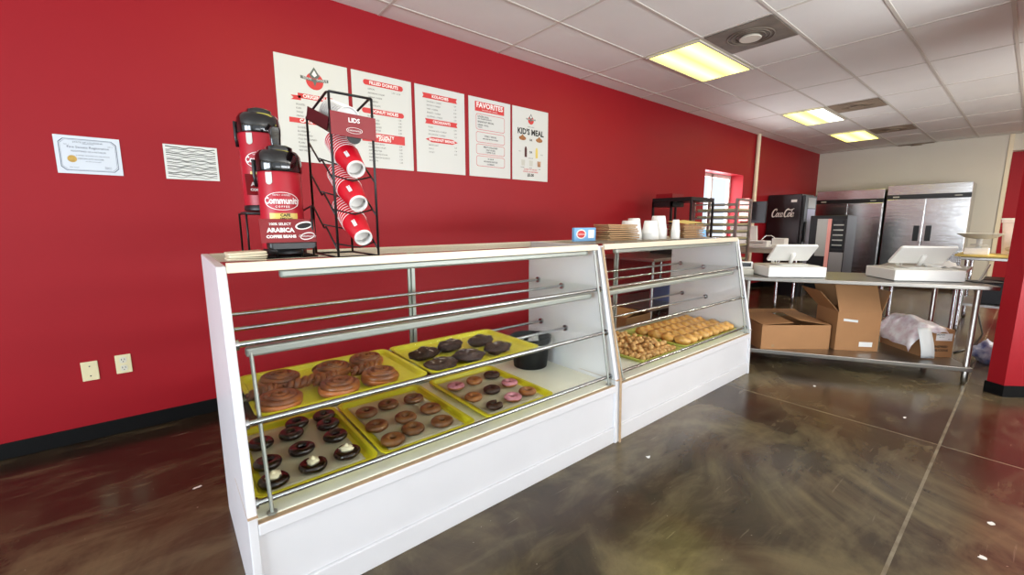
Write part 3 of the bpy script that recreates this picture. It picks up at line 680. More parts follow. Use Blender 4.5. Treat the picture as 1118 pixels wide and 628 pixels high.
for (x, y, z) in CUPS:
    b = MB()
    for xx in (RX0, RX1):
        wire(b, (xx, RY0, z - .045), (xx, RY0 + .13, z + .045), (xx, RY0 + .16, z + .040), (xx, RY1, z + .135), r=.0036)
    for k in (.05, .17): wire(b, (RX0, RY0 + k, z - .048 + .60 * k), (x, RY0 + k, z - .066 + .58 * k), (RX1, RY0 + k, z - .048 + .60 * k), r=.003)
    b.build('cup_tier', 'black_wire', t, smooth=True)
b = MB(); b.obox(loc(.510, 1.644, 1.652), (.166, 0, -.006), (0, .004, 0), (0, 0, .082)); s = b.build('lids_sign', 'sign_red', t)
b = MB(); b.text('LIDS', .022, loc(.594, 1.6432, 1.708), bold=.0006); b.text('Community', .010, loc(.594, 1.6432, 1.673))
n = 24; o = [b.bm.verts.new(loc((.594) + .030 * math.cos(2 * PI * i / n), 1.6432, 1.673 + .011 * math.sin(2 * PI * i / n))) for i in range(n)]; q = [b.bm.verts.new(loc((.594) + .028 * math.cos(2 * PI * i / n), 1.6432, 1.673 + .0098 * math.sin(2 * PI * i / n))) for i in range(n)]
for i in range(n): b.bm.faces.new((o[i], o[(i + 1) % n], q[(i + 1) % n], q[i]))
b.build('sign_lettering', 'print_white', s)
b = MB(); b.lathe([(.026, 0), (.026, .004)], loc(.594, 1.650, 1.652), 20, (0, 1, 0)); b.build('cup_stop', 'black_plastic', t)
b = MB()
for x in (.508, .660):
    b.obox(loc(x, 1.69, 1.6686), (.003, 0, 0), (0, .26, .0884), (0, -.030, .044))
b.obox(loc(.508, 1.65, 1.655), (.155, 0, 0), (0, .30, .102), (0, -.001, .003)); b.build('lid_chute', 'maroon', t)
lid0 = None
for i in range(9):
    y = 1.700 + .024 * i; z = 1.655 + (y - 1.65) * .338 + .052
    label = ORD[i] + ' white plastic cup lid back from the LIDS sign in the rack chute'
    if not lid0:
        lid0 = thing('coffee_lid_disc', label, 'lid', (.59, y, z), 0, 'white lids in the cup rack'); lid0.rotation_euler = (math.radians(-72), 0, 0)
        b = MB(); b.lathe([(.001, .003), (.040, .003), (.043, -.006), (.047, -.006), (.047, -.003), (.045, .004), (.041, .009), (.001, .007)], n=28); b.build('lid_shell', 'cup_white', lid0, smooth='auto')
        b = MB(); b.torus((0, 0, .009), .036, .002, n=24, k=6); b.build('lid_ridge', 'white_plastic', lid0, smooth=True)
    else:
        r = copy_thing(lid0, (.59, y, z), 0, label); r.rotation_euler = lid0.rotation_euler
cup0 = None
for (x, y, z), nm in zip(CUPS, ('top', 'middle', 'bottom')):
    for i in range(9):
        p = Vector((x, y, z)) + AX * (.0162 * i)
        label = ('red paper cup facing out at the mouth of the %s tilted stack' % nm) if i == 0 else ('%s red paper cup nested behind the mouth of the %s tilted stack' % (ORD[i], nm))
        if not cup0:
            cup0 = thing('paper_cup', label, 'paper cup', p, 0, 'red paper cups in the rack'); cup0.rotation_euler = (-(PI / 2 - TH), 0, 0); cup0.scale = (1.1, 1.1, 1.1)
            b = MB(); b.lathe([(.0313, .0085), (.0323, .0095), (.0435, .104), (.0427, .104), (.0317, .0105)], n=28, closed=True); b.build('cup_wall', 'cup_red', cup0, smooth='auto')
            b = MB(); b.lathe([(.0262, .0), (.0300, .0), (.0312, .0085), (.0285, .0085), (.0280, .030), (.001, .030), (.001, .0285), (.0262, .0285)], n=28, closed=True); b.build('cup_base', 'cup_white', cup0, smooth='auto')
            b = MB(); b.torus((0, 0, .1045), .0438, .0014, n=28, k=8); b.build('cup_rim', 'cup_white', cup0, smooth=True)
            f = lambda u, v: ((.0335 + .115 * v) * math.cos(u / .037), (.0335 + .115 * v) * math.sin(u / .037), v)
            b = MB(); A0 = math.radians(235) * .037
            q = [(A0 - .006, .035), (A0 + .006, .035), (A0 + .006, .055), (A0 - .006, .055)]; b.poly([f(*k) for k in q])
            b.build('cup_mark', 'cup_white', cup0)
        else:
            r = copy_thing(cup0, p, 0, label); r.rotation_euler = cup0.rotation_euler

# napkins on the case top beside the dispensers
t0 = None
for i in range(5):
    lb = ['bottom', 'second lowest', 'middle', 'second highest', 'topmost'][i] + ' paper napkin of the small pile beside the coffee stand'
    o = MB(); z0 = CASE_TOP + .0005 + .0062 * i; dx = random.uniform(-.003, .003)
    o.loft([[(x, y, z0 + z + .003 * math.sin(x * 40 + i)) for x, y, _ in rrect(.172 + g + dx, 1.745 + g, .292 - g + dx, 1.86 - g, .01, 0)] for g, z in ((.002, 0.003), (0, .005), (0, .008), (.002, .0088))])
    tag(o.build('paper_napkin', 'wax_paper' if i % 2 else 'cream_trim', smooth='auto'), lb, 'napkin', 'napkins on the case top')

# ---------------------------------------------------------------- trays and baking
def tray(x0, y0, x1, y1, z, label, m='tray_yellow'):
    t = thing('serving_tray', label, 'tray', ((x0 + x1) / 2, (y0 + y1) / 2, z))
    w, d = (x1 - x0) / 2, (y1 - y0) / 2
    b = MB()
    b.loft([rrect(-w + g, -d + g, w - g, d - g, r, zz, 5) for g, r, zz in ((.020, .03, 0), (.006, .036, .020), (0, .038, .021), (0, .038, .025), (.003, .038, .0255), (.016, .036, .0235), (.026, .03, .006), (.040, .026, .0045))], True, True)
    b.build('tray_shell', m, t, smooth='auto')
    return t
DZ, SZ = .3745, .6630
tray(.160, 1.580, .606, 2.20, DZ, 'yellow tray of dark chocolate rings on the case floor, by the white end panel')
tray(.618, 1.580, 1.084, 2.20, DZ, 'yellow tray of nine plain brown doughnuts on the case floor')
tray(1.146, 1.580, 1.610, 2.20, DZ, 'yellow tray of mixed pink, tan and dark doughnuts on the case floor')
tray(.190, 1.590, .846, 2.080, SZ, 'yellow tray of glazed cinnamon rolls and twists on the glass shelf')
tray(.862, 1.590, 1.505, 2.080, SZ, 'yellow tray of lumpy dark chocolate pastries on the glass shelf')
tray(2.470, 1.580, 2.965, 2.18, DZ, 'pale green tray heaped with small dough balls on the second case floor', 'tray_green')
tray(3.030, 1.580, 3.915, 2.18, DZ, 'wide pale green tray of golden rolls on the second case floor', 'tray_green')
def liner(x0, y0, x1, y1, z, label):
    b = MB(); n, m = 22, 26; V = []
    for j in range(m + 1):
        V.append([b.bm.verts.new((x0 + (x1 - x0) * i / n, y0 + (y1 - y0) * j / m, z + .0012 + .0014 * noise.noise(Vector((i * .35, j * .35, x0 * 5))))) for i in range(n + 1)])
    for j in range(m):
        for i in range(n): b.bm.faces.new((V[j][i], V[j][i + 1], V[j + 1][i + 1], V[j + 1][i]))
    o = b.build('wax_paper', 'wax_paper', smooth=True); tag(o, label, 'wax paper')
    s = o.modifiers.new('thick', 'SOLIDIFY'); s.thickness = .0006; return o
LZ = DZ + .0075
liner(.205, 1.625, .561, 2.155, LZ - .002, 'crinkled wax paper sheet under the dark chocolate rings')
liner(.663, 1.625, 1.039, 2.155, LZ - .002, 'crinkled wax paper sheet under the nine plain brown doughnuts')
liner(1.191, 1.625, 1.565, 2.155, LZ - .002, 'crinkled wax paper sheet under the mixed pink and dark doughnuts')

FZ = LZ + .002
rowname = ['front', 'middle', 'back']
def place(kinds, make, name, cat, group, size=1.06):
    # kinds: list of (x, y, label)
    first = None
    for i, (x, y, rz, z, label) in enumerate(kinds):
        if first is None:
            first = thing(name, label, cat, (x, y, z), rz, group); first.scale = (size,) * 3; make(first)
        else: copy_thing(first, (x, y, z), rz, label)
def ring(R, r, h, m, seed, name='ring_body'):
    def f(t):
        b = MB(); b.torus((0, 0, h), R, r, h, 30, 12, .16, seed); b.build(name, m, t, smooth=True)
    return f
def iced_ring(R, r, h, m, mi, seed):
    def f(t):
        ring(R, r, h, m, seed)(t)
        b = MB(); loops = []
        for i in range(30):
            a = 2 * PI * i / 30; w = 1 + .16 * noise.noise(Vector((math.cos(a) * 1.3, math.sin(a) * 1.3, seed * 2.7)))
            e = .15 + .12 * math.sin(a * 5 + seed)
            L = [((R + (r * w + .0015) * math.cos(q)) * math.cos(a), (R + (r * w + .0015) * math.cos(q)) * math.sin(a), h + (h * w + .0015) * math.sin(q)) for q in [e + (PI - 2 * e) * j / 8 for j in range(9)]]
            L += [((R + (r * w - .003) * math.cos(q)) * math.cos(a), (R + (r * w - .003) * math.cos(q)) * math.sin(a), h + (h * w - .003) * math.sin(q)) for q in [e + (PI - 2 * e) * (8 - j) / 8 for j in range(9)]]
            loops.append(L)
        b.loft(loops, closed=True); b.build('icing', mi, t, smooth=True)
    return f
def rr(): return random.uniform(0, 6.28)
from_end = ['next to the white end panel', 'in the middle of the tray', 'beside the plain brown doughnuts']
rings = [(.246, 2.000), (.367, 2.009), (.413, 2.105), (.522, 2.000), (.535, 2.105), (.240, 1.810), (.370, 1.840), (.515, 1.865)]
lbl = ['dark chocolate ring in the third row of its tray, by the white end panel', 'dark chocolate ring in the third row of its tray, centre column', 'dark chocolate ring in the back row, centre column',
       'dark chocolate ring in the third row, next to the plain brown doughnuts', 'dark chocolate ring in the back row, next to the plain brown doughnuts',
       'dark chocolate ring in the second row, by the white end panel', 'dark chocolate ring in the second row, centre column', 'dark chocolate ring in the second row, next to the plain brown doughnuts']
place([(x, y, rr(), FZ, l) for (x, y), l in zip(rings, lbl)], ring(.031, .0175, .0155, 'choc_ring', 3), 'chocolate_doughnut', 'doughnut', 'dark chocolate rings')
def cream_ring(t):
    ring(.030, .020, .0155, 'choc_ring', 5)(t)
    b = MB(); b.ball((0, 0, .031), .026, .022, .012, 16, 8, .5, 45, seed=4); b.lathe([(.012, .038), (.006, .048), (.001, .053)], n=10); b.build('cream_topping', 'cream', t, smooth=True)
place([(.235, 1.668, .3, FZ, 'chocolate ring topped with white cream, next to the white end panel'), (.374, 1.680, 1.2, FZ, 'chocolate ring topped with a peaked blob of white cream, middle of three'),
       (.508, 1.692, 2.4, FZ, 'chocolate ring topped with white cream, next to the plain brown doughnuts')], cream_ring, 'cream_doughnut', 'doughnut', 'cream topped chocolate rings')
mid = [(.699, 1.673), (.812, 1.707), (.952, 1.686), (.694, 1.838), (.837, 1.835), (.979, 1.847), (.71, 2.009), (.832, 2.03), (.968, 2.015)]
cn = ['next to the chocolate rings', 'in the centre column', 'next to the mixed doughnuts']
place([(x, y, rr(), FZ, 'plain brown doughnut in the %s row of its tray, %s' % (rowname[i // 3], cn[i % 3])) for i, (x, y) in enumerate(mid)], ring(.029, .0175, .0145, 'brown_cake', 8), 'cake_doughnut', 'doughnut', 'plain brown doughnuts', 1.13)
place([(1.239, 2.023, 1, FZ, 'pink iced doughnut in the back row, beside the plain brown doughnuts'), (1.510, 1.865, 2, FZ, 'pink iced doughnut in the middle row, beside the empty white deck'),
       (1.392, 1.690, 3, FZ, 'pink iced doughnut in the front row of the mixed tray')], iced_ring(.0285, .0175, .014, 'tan_cake', 'pink_icing', 2), 'pink_doughnut', 'doughnut', 'pink iced doughnuts')
place([(1.369, 2.026, 1, FZ, 'tan glazed doughnut in the back row of the mixed tray'), (1.230, 1.828, 2, FZ, 'tan glazed doughnut in the middle row, beside the plain brown doughnuts'),
       (1.510, 1.703, 3, FZ, 'tan glazed doughnut in the front corner, beside the empty white deck')], ring(.0285, .0178, .0145, 'tan_cake', 6), 'glazed_doughnut', 'doughnut', 'tan glazed doughnuts')
place([(1.510, 2.038, 1, FZ, 'dark cocoa doughnut in the back corner of the mixed tray'), (1.370, 1.848, 2, FZ, 'dark cocoa doughnut at the centre of the mixed tray')], ring(.026, .021, .015, 'cocoa_cake', 9), 'cocoa_doughnut', 'doughnut', 'dark cocoa doughnuts')
t = thing('bitten_doughnut', 'dark cocoa doughnut with a piece broken out, front row of the mixed tray', 'doughnut', (1.256, 1.675, FZ), .3)
b = MB(); b.torus((0, 0, .015), .026, .020, .015, 24, 12, .2, 4, .35, 2 * PI - .55); b.build('ring_body', 'cocoa_cake', t, smooth=True)
b = MB(); b.ball((.036, -.006, .006), .008, .006, .005, 10, 6, .6, 40); b.build('broken_crumb', 'cocoa_cake', t, smooth=True)
# chocolate lumps
TZ = SZ + .0052
lumps = [(.935, 1.655), (1.105, 1.680), (1.290, 1.690), (.950, 1.842), (1.120, 1.881), (1.300, 1.858)]
ln = ['next to the cinnamon rolls', 'in the middle', 'next to the black bucket']
for i, (x, y) in enumerate(lumps):
    t = thing('chocolate_fritter', 'lumpy dark chocolate pastry in the %s row, %s' % (('front', 'back')[i // 3], ln[i % 3]), 'pastry', (x, y, TZ), random.uniform(-.5, .5), 'chocolate pastries'); t.scale = (1.14,) * 3
    b = MB(); b.ball((0, 0, .024), .068, .050, .025, 26, 14, .30, 20, seed=i + 1); b.build('fritter_body', 'choc_lump', t, smooth=True)
    b = MB()
    for k in range(14):
        a = rr(); q = random.uniform(.1, .75); px, py = .068 * q * math.cos(a), .050 * q * math.sin(a)
        n_ = 1 + .30 * noise.noise(Vector((px / .068, py / .050, math.sqrt(max(0, 1 - q * q)))) * 2.0 + Vector(((i + 1) * 3.1, i + 1, 0)))
        b.ball((px * n_, py * n_, .024 + .025 * math.sqrt(1 - q * q) * n_ - .0004), .0055, .0022, .0018, 6, 4, rot=rr())
    b.build('glaze_flecks', 'glaze_fleck', t, smooth=True)['kind'] = 'stuff'
# cinnamon rolls and twists
def bun(t, seed):
    b = MB(); b.lathe([(.055, 0), (.068, .006), (.074, .018), (.072, .030), (.06, .038), (.03, .042), (.001, .043)], n=36); b.build('roll_base', 'bun_side', t, smooth=True)
    b = MB(); P = []
    for i in range(90):
        k = i / 89; a = k * 2 * PI * 2.9 + seed; R = .006 + .060 * k ** .9
        P.append((R * math.cos(a), R * math.sin(a), .047 - .018 * k ** 2.4))
    b.tube(P, lambda q: .0135 * (1 - .25 * (1 - q)), 9); b.build('roll_coil', 'glaze_bun', t, smooth=True)
def twist(t, L):
    b = MB(); n = 46
    for s in (0, PI):
        b.tube([(-L / 2 + L * i / (n - 1), .0125 * math.sin(s + i / (n - 1) * 5.2 * PI) * (1 - (2 * i / (n - 1) - 1) ** 6), .021 + .009 * math.cos(s + i / (n - 1) * 5.2 * PI)) for i in range(n)], lambda q: .0135 * (1 - .55 * abs(2 * q - 1) ** 4), 9)
    b.build('twist_strand', 'glaze_bun', t, smooth=True)
buns = [(.276, 1.672), (.488, 1.674), (.662, 1.690), (.321, 1.905), (.528, 1.895), (.692, 1.925)]
for i, (x, y) in enumerate(buns):
    t = thing('cinnamon_roll', 'big glazed cinnamon roll in the %s row, %s' % (('front', 'back')[i // 3], ['next to the white end panel', 'in the middle', 'next to the chocolate pastries'][i % 3]), 'cinnamon roll', (x, y, TZ), rr(), 'glazed cinnamon rolls'); t.scale = (1.05,) * 3
    bun(t, i)
for x, y, rz, L, l in ((.240, 1.785, .45, .12, 'short glazed twist between the cinnamon rolls next to the white end panel'), (.385, 1.800, .30, .15, 'glazed twist lying behind the front cinnamon rolls, second from the end panel'),
                       (.475, 1.790, .42, .13, 'golden braided twist lying between the two middle cinnamon rolls'), (.640, 1.806, .40, .15, 'glazed twist lying between the cinnamon rolls next to the chocolate pastries')):
    t = thing('glazed_twist', l, 'twist', (x, y, TZ + .012), rz, 'glazed twists'); twist(t, L)
# bucket at the end of the first case
t = thing('black_bucket', 'black bucket with a white wire handle beside the case end panel', 'bucket', (1.868, 2.08, DZ))
b = MB(); b.lathe([(.108, 0), (.112, .002), (.134, .19), (.140, .192), (.140, .206), (.133, .206), (.107, .006), (.001, .005)], n=36); b.build('bucket_shell', 'bucket_black', t, smooth='auto')
b = MB(); b.tube([(.1445 * math.cos(a), .1445 * math.sin(a), .190 + .026 * math.sin(a)) for a in [PI + PI * i / 18 for i in range(19)]], .0045, 8); b.build('bucket_handle', 'cup_white', t, smooth=True)
for i, (x, y, l) in enumerate(((1.86, 2.06, 'larger crumpled white paper inside the black bucket'), (1.925, 2.10, 'smaller crumpled white paper inside the black bucket'))):
    b = MB(); b.ball((x, y, .476), .052 - .014 * i, .042 - .008 * i, .094, 18, 10, .5, 40, seed=i + 3)
    tag(b.build('crumpled_paper', 'paper'), l, 'paper')
# dough balls
ball0 = []
for s in range(4):
    b = MB(); b.ball((0, 0, .019), .0205, .0195, .019, 12, 8, .25, 20, seed=s); me = b.build('dough_ball', 'dough_ball', smooth=True); ball0.append(me)
cnt = 0
for j in range(12):
    for i in range(10):
        for lay in (0, 1):
            if lay and (random.random() > .5 or i in (0, 9) or j in (0, 11)): continue
            x = 2.514 + .0445 * i + random.uniform(-.004, .004) + (.02 if lay else 0); y = 1.628 + .0445 * j + random.uniform(-.004, .004) + (.02 if lay else 0)
            src = ball0[cnt % 4]; o = src if cnt < 4 else src.copy()
            if cnt >= 4: C.objects.link(o)
            o.location = (x, y, TZ - SZ + DZ + .0005 + .031 * lay); o.rotation_euler = (0, 0, rr())
            tag(o, 'small golden dough ball in the heap on the pale green tray', 'dough ball', 'dough balls heaped on the tray'); cnt += 1
# golden rolls
ri = 0
for j in range(4):
    for i in range(9):
        x = 3.092 + .094 * i + random.uniform(-.006, .006); y = 1.655 + .122 * j + random.uniform(-.006, .006)
        o = thing('golden_roll', 'golden baked roll, %s of its row, %s row from the case glass' % (ORD[i] , ORD[j]), 'roll', (x, y, DZ + .006), random.uniform(-.3, .3) + PI / 2, 'golden rolls on the wide tray')
        if ri == 0:
            b = MB(); b.ball((0, 0, .036), .061, .0455, .041, 18, 12, .26, 16, seed=2); b.build('roll_crust', 'roll_golden', o, smooth=True)
            b = MB(); b.ball((-.050, 0, .028), .012, .014, .013, 10, 8); b.ball((.050, 0, .028), .012, .014, .013, 10, 8); b.build('filling', 'sausage', o, smooth=True); roll0 = o
        else:
            for ch in roll0.children:
                c = ch.copy(); C.objects.link(c); c.parent = o
        ri += 1
# ---------------------------------------------------------------- supplies on top of the second case
TZ2 = CASE_TOP + .0006
t = thing('blue_card', 'small blue card with a red oval standing at the joint of the two cases', 'card', (2.40, 2.09, TZ2), -.02)
b = MB(); b.box(-.115, -.012, 0, .115, .012, .098); b.build('card_body', 'blue_card', t, bevel=.002)
b = MB(); b.poly([(-.045 + .052 * math.cos(2 * PI * i / 24), -.0126, .052 + .034 * math.sin(2 * PI * i / 24)) for i in range(24)]); b.build('white_oval', 'print_white', t)
b = MB(); b.poly([(-.045 + .042 * math.cos(2 * PI * i / 24), -.0130, .052 + .026 * math.sin(2 * PI * i / 24)) for i in range(24)]); b.build('red_oval', 'ink_red', t)
b = MB(); b.text('Community', .018, (-.045, -.0134, .052)); b.build('card_lettering', 'print_white', t)
b = MB(); b.poly([(.03, -.0126, .022), (.095, -.0126, .022), (.095, -.0126, .082), (.03, -.0126, .082)]); b.build('white_patch', 'print_white', t)
def kraft_stack(cx, cy, rz, n, w, d, h, where, ext):
    for i in range(n):
        lab = 'folded brown kraft bag, %s from the bottom of the stack %s' % (ORD[i], where)
        t = thing('kraft_bag', lab, 'paper bag', (cx + random.uniform(-.008, .008), cy + random.uniform(-.008, .008), TZ2 + h * i), rz + random.uniform(-.03, .03), 'kraft bags ' + where)
        b = MB(); k = random.uniform(-.02, .03)
        b.loft([[(x, y, z + .002 * math.sin(x * 30 + i)) for x, y, _ in rrect(-w / 2 + g, -d / 2 + g, w / 2 + k - g, d / 2 - g, .006, 0, 2)] for g, z in ((.0015, .0022), (0, h * .3), (0, h * .75), (.0015, h - .0022))]); b.build('bag_fold', 'kraft', t)
        b = MB(); b.box(-w / 2 + .02, -d / 2 - .002, h * .3, w * .1, -d / 2 + .004, h * .55); b.build('bag_mouth', 'cardboard_in', t)
kraft_stack(2.71, 2.045, -.25, 8, .27, .19, .0155, 'beside the blue card', 0)
kraft_stack(3.60, 1.955, -.2, 9, .26, .17, .0135, 'under the yellow paper', 0)
b = MB(); b.loft([[(x, y, z) for x, y, _ in rrect(3.46, 1.87, 3.74, 2.06, .004, 0, 1)] for z in (TZ2 + .1220, TZ2 + .1230)]); o = b.build('yellow_paper', 'yellow_paper')
for v in o.data.vertices: v.co.z += .09 * max(0, v.co.x - 3.6) + .022 * (v.co.y > 2)
tag(o, 'pale yellow paper sheet lying on the farther stack of kraft bags', 'paper')
b = MB(); b.obox((3.80, 1.93, TZ2), (.09, -.02, 0), (.01, .03, 0), (.012, .02, .075)); tag(b.build('blue_packet', 'blue_card', bevel=.003), 'small blue packet leaning by the farther kraft bags', 'packet')
def cup_stack(cx, cy, n, R, H, pitch, where):
    first = None
    for i in range(n):
        lab = 'upside-down foam cup, %s up in the %s' % (ORD[i], where)
        if first is None:
            first = thing('foam_cup', lab, 'foam cup', (cx, cy, TZ2), 0, 'white foam cups on the ' + where)
            b = MB(); b.lathe([(R * .93, .006), (R * .70, H), (R * .60, H + .002), (.001, H + .002), (.001, H), (R * .685, H - .002), (R * .915, .006)], n=26, closed=True); b.build('cup_wall', 'cup_white', first, smooth='auto')
            b = MB(); b.lathe([(R * .935, 0), (R, .001), (R, .0065), (R * .935, .007)], n=26, closed=True); b.build('cup_lip', 'white_plastic', first, smooth='auto')
        else: copy_thing(first, (cx, cy, TZ2 + pitch * i), 0, lab)
cup_stack(2.93, 2.065, 6, .094, .10, .0098, 'wide stack beside kraft bags')
cup_stack(3.078, 1.98, 6, .070, .10, .0098, 'second wide stack')
cup_stack(3.075, 2.135, 8, .068, .10, .0098, 'stack at the back between wide stacks')
cup_stack(3.225, 2.00, 9, .074, .11, .0098, 'tallest stack behind the glass edge')
cup_stack(3.29, 1.88, 8, .036, .09, .0095, 'thinnest stack next to the yellow paper')
# ---------------------------------------------------------------- steel table with the registers
tv, nv = Vector((.498, -.867, 0)), Vector((.867, .498, 0))
RZT = math.atan2(tv.y, tv.x)
FR = Vector((5.055, .112, 0)); TL, TD, TH_ = 1.83, .76, .835
t = thing('steel_table', 'steel work table with a lower shelf of cartons, between display case and red partition', 'table', FR - tv * TL / 2 + nv * TD / 2, RZT)
def leg_mb(x, y, h, r=.02):
    b = MB(); b.lathe([(r * .7, 0), (r * 1.0, .012), (r * 1.15, .02), (r * 1.15, .10), (r, .11), (r, h)], (x, y, 0), 16); return b
b = MB(); b.box(-TL / 2, -TD / 2, TH_ - .035, TL / 2, TD / 2, TH_); b.build('tabletop', 'steel', t, bevel=.006)
b = MB(); b.box(-TL / 2 + .03, -TD / 2 + .03, .112, TL / 2 - .07, TD / 2 - .03, .150); b.build('lower_shelf', 'steel', t, bevel=.005)
for sx in (-1, 1):
    for sy in (-1, 1): leg_mb(sx * (TL / 2 - .09), sy * (TD / 2 - .08), TH_ - .036).build('leg', 'steel', t, smooth='auto')
def register(p, rz, w, d, sw, label, label2, mat_):
    t = thing('cash_drawer', label, 'cash drawer', p, rz)
    b = MB(); b.box(0, 0, .004, w, d, .098); b.build('drawer_body', mat_, t, bevel=.006)
    b = MB(); b.box(.01, .02, 0, w - .01, d - .02, .0045); b.build('drawer_foot', 'dark_metal', t)
    b = MB(); b.box(.02, .05, .0985, w - .03, d - .06, .106); b.build('top_plate', 'grey_white', t, bevel=.003)
    t2 = thing('register_screen', label2, 'register', Vector(p) + Matrix.Rotation(rz, 3, 'Z') @ Vector((w * .5, d * .40, .1065)), rz)
    b = MB(); b.loft([[(x, y, z) for x, y, _ in rrect(-.13, -.10, .13, .10, .03, 0)] for z in (0, .010)]); b.build('screen_base', 'grey_white', t2, bevel=.003)
    # neck reaches from the base up to the back of the leaning panel
    b = MB(); b.tube([(.03, .03, .008), (.025, .0, .05), (.01, -.055, .105)], .017, 12); b.build('screen_neck', 'white_plastic', t2, smooth=True)
    up = Vector((0, -.72, .69)); ln = .215; o = Vector((0, .045, .048)); n = Vector((0, -.69, -.72))
    b = MB(); b.loft([[o + Vector((x, 0, 0)) + up * y + n * k for x, y, _ in rrect(-sw / 2, 0, sw / 2, ln, .015, 0)] for k in (0, .022)]); b.build('screen_shell', mat_, t2, bevel=.004)
    b = MB(); b.loft([[o + Vector((x, 0, 0)) + up * y + n * k for x, y, _ in rrect(-sw / 2 + .015, .015, sw / 2 - .015, ln - .015, .006, 0)] for k in (-.0025, -.0004)]); b.build('screen_glass', 'screen_dark', t2)
    for x in (-.17, -.10, -.08):
        pass
    b = MB()
    for x in (-.11, -.095, -.07): b.box(x, .085, .010, x + .009, .094, .055)
    b.build('card_slot', 'grey_white', t2)
    return t
register((4.275, 1.50, TH_), math.atan2(-.70, .715), .50, .40, .37, 'white cash drawer on the steel table nearer the display case', 'white touch screen register seen from behind, nearer the display case', 'white_plastic')
register((4.838, .715, TH_), math.atan2(-.765, .645), .52, .40, .42, 'white cash drawer on the steel table nearer the red partition', 'white touch screen register seen from behind, in front of the steel refrigerator', 'white_plastic')
# loose papers on the drawer by the partition
b = MB(); V = []
for j in range(7):
    V.append([b.bm.verts.new((5.16 + .26 * i / 8 * .62 + .17 * j / 6, .56 - .26 * i / 8 * .78 + .10 * j / 6, TH_ + .1068 + .04 * abs(noise.noise(Vector((i * .6, j * .6, 2)))) + .035 * (j > 2))) for i in range(9)])
for j in range(6):
    for i in range(8): b.bm.faces.new((V[j][i], V[j][i + 1], V[j + 1][i + 1], V[j + 1][i]))
o = b.build('receipt_paper', 'paper', smooth=True); o.modifiers.new('thick', 'SOLIDIFY').thickness = .001; tag(o, 'crumpled white paper on the cash drawer nearer the red partition', 'paper')
t = thing('card_terminal', 'small white card terminal with a dark screen beside the display case end', 'card terminal', (4.375, 1.765, TH_), math.atan2(-.70, .715))
b = MB(); b.box(-.075, -.06, 0, .075, .09, .055); b.build('terminal_base', 'offwhite_plastic', t, bevel=.005)
b = MB(); b.box(-.055, -.035, .0555, .075, .05, .125); b.build('terminal_body', 'white_plastic', t, bevel=.006)
b = MB(); b.box(-.03, -.0368, .078, .055, -.0352, .115); b.build('screen_glass', 'screen_dark', t)
t = thing('tablet_stand', 'black tablet stand leaning on the steel table near the red partition', 'stand', (5.33, .22, TH_), RZT)
b = MB(); b.loft([[(x, y, z) for x, y, _ in rrect(-.10, -.09, .10, .09, .05, 0)] for z in (0, .008)]); b.build('stand_foot', 'dark_metal', t)
b = MB(); b.cyl((-.03, 0, .008), (.03, .02, .15), .008, 10); b.build('stand_arm', 'steel_dull', t)

# ---------------------------------------------------------------- cartons on the lower shelf
SH = .1505
def carton(p, xd, w, d, h, label, flaps, m='cardboard'):
    rz = math.atan2(xd[1], xd[0])
    t = thing('cardboard_box', label, 'cardboard box', p, rz)
    b = MB(); k = .006
    b.box(0, 0, 0, w, d, k); b.box(0, 0, k, w, k, h); b.box(0, d - k, k, w, d, h); b.box(0, k, k, k, d - k, h); b.box(w - k, k, k, w, d - k, h)
    b.build('box_body', m, t)
    for (o, ax, ay) in flaps:
        b = MB(); n = Vector(ax).cross(Vector(ay)).normalized() * .004; b.obox(o, ax, ay, n); b.build('box_flap', 'cardboard', t)
    return t
w, d, h = .64, .42, .232
t = carton((4.285, 1.515, SH), (.767, -.642), w, d, h, 'low wide open cardboard box on the steel shelf beside the display case', [
    ((0.004, .005, h + .002), (.29, 0, .018), (0, d - .01, .02)), ((w - .004, .005, h + .002), (-.30, 0, .05), (0, d - .01, .03)),
    ((.02, d - .002, h + .03), (w - .04, 0, 0), (0, .10, .02))])
b = MB(); b.box(.10, -.0012, .02, .125, -.0002, .045); b.build('scuff_label', 'kraft', t)
w, d, h = .36, .36, .365
t = carton((4.795, 1.065, SH), (.66, -.75), w, d, h, 'tall open cardboard box with raised flaps in the middle of the steel shelf', [
    ((.004, 0, h), (w - .008, 0, 0), (0, .11, .245)), ((0, .006, h), (0, d - .012, 0), (-.17, 0, .19)), ((0.01, d, h), (w - .02, 0, 0), (0, .12, .20)),
    ((w, .006, h), (0, d - .012, 0), (.05, 0, .20))])
b = MB(); b.obox((.05, -.0022, h - .085), (.12, 0, -.012), (0, .0015, 0), (0, 0, .022)); b.build('tape_strip', 'paper', t)
b = MB(); b.box(.20, -.0016, .04, .31, -.0002, .085); b.build('box_label', 'print_white', t)
w, d, h = .25, .48, .245
t = carton((5.135, .515, SH), (.707, -.707), w, d, h, 'small printed cardboard box under a draped white bag on the steel shelf', [
    ((.004, .004, h + .001), (w - .008, 0, 0), (0, .22, .004)), ((.004, d - .004, h + .001), (w - .008, 0, 0), (0, -.22, .004))])
b = MB(); b.box(.105, -.0016, h - .095, .235, -.0002, h - .03); b.build('box_label', 'print_white', t)
b = MB(); b.text('DELIVERY', .016, (.14, -.0022, h - .042), bold=.0004); b.text('KEEP DRY', .010, (.15, -.0022, h - .062)); b.text('NO. 4', .012, (.215, -.0022, h - .08)); b.text('INSPIRED', .026, (.155, -.0012, .095), bold=.001); b.text('DELICIOUS', .026, (.150, -.0012, .062), bold=.001); b.build('box_lettering', 'ink_black', t)
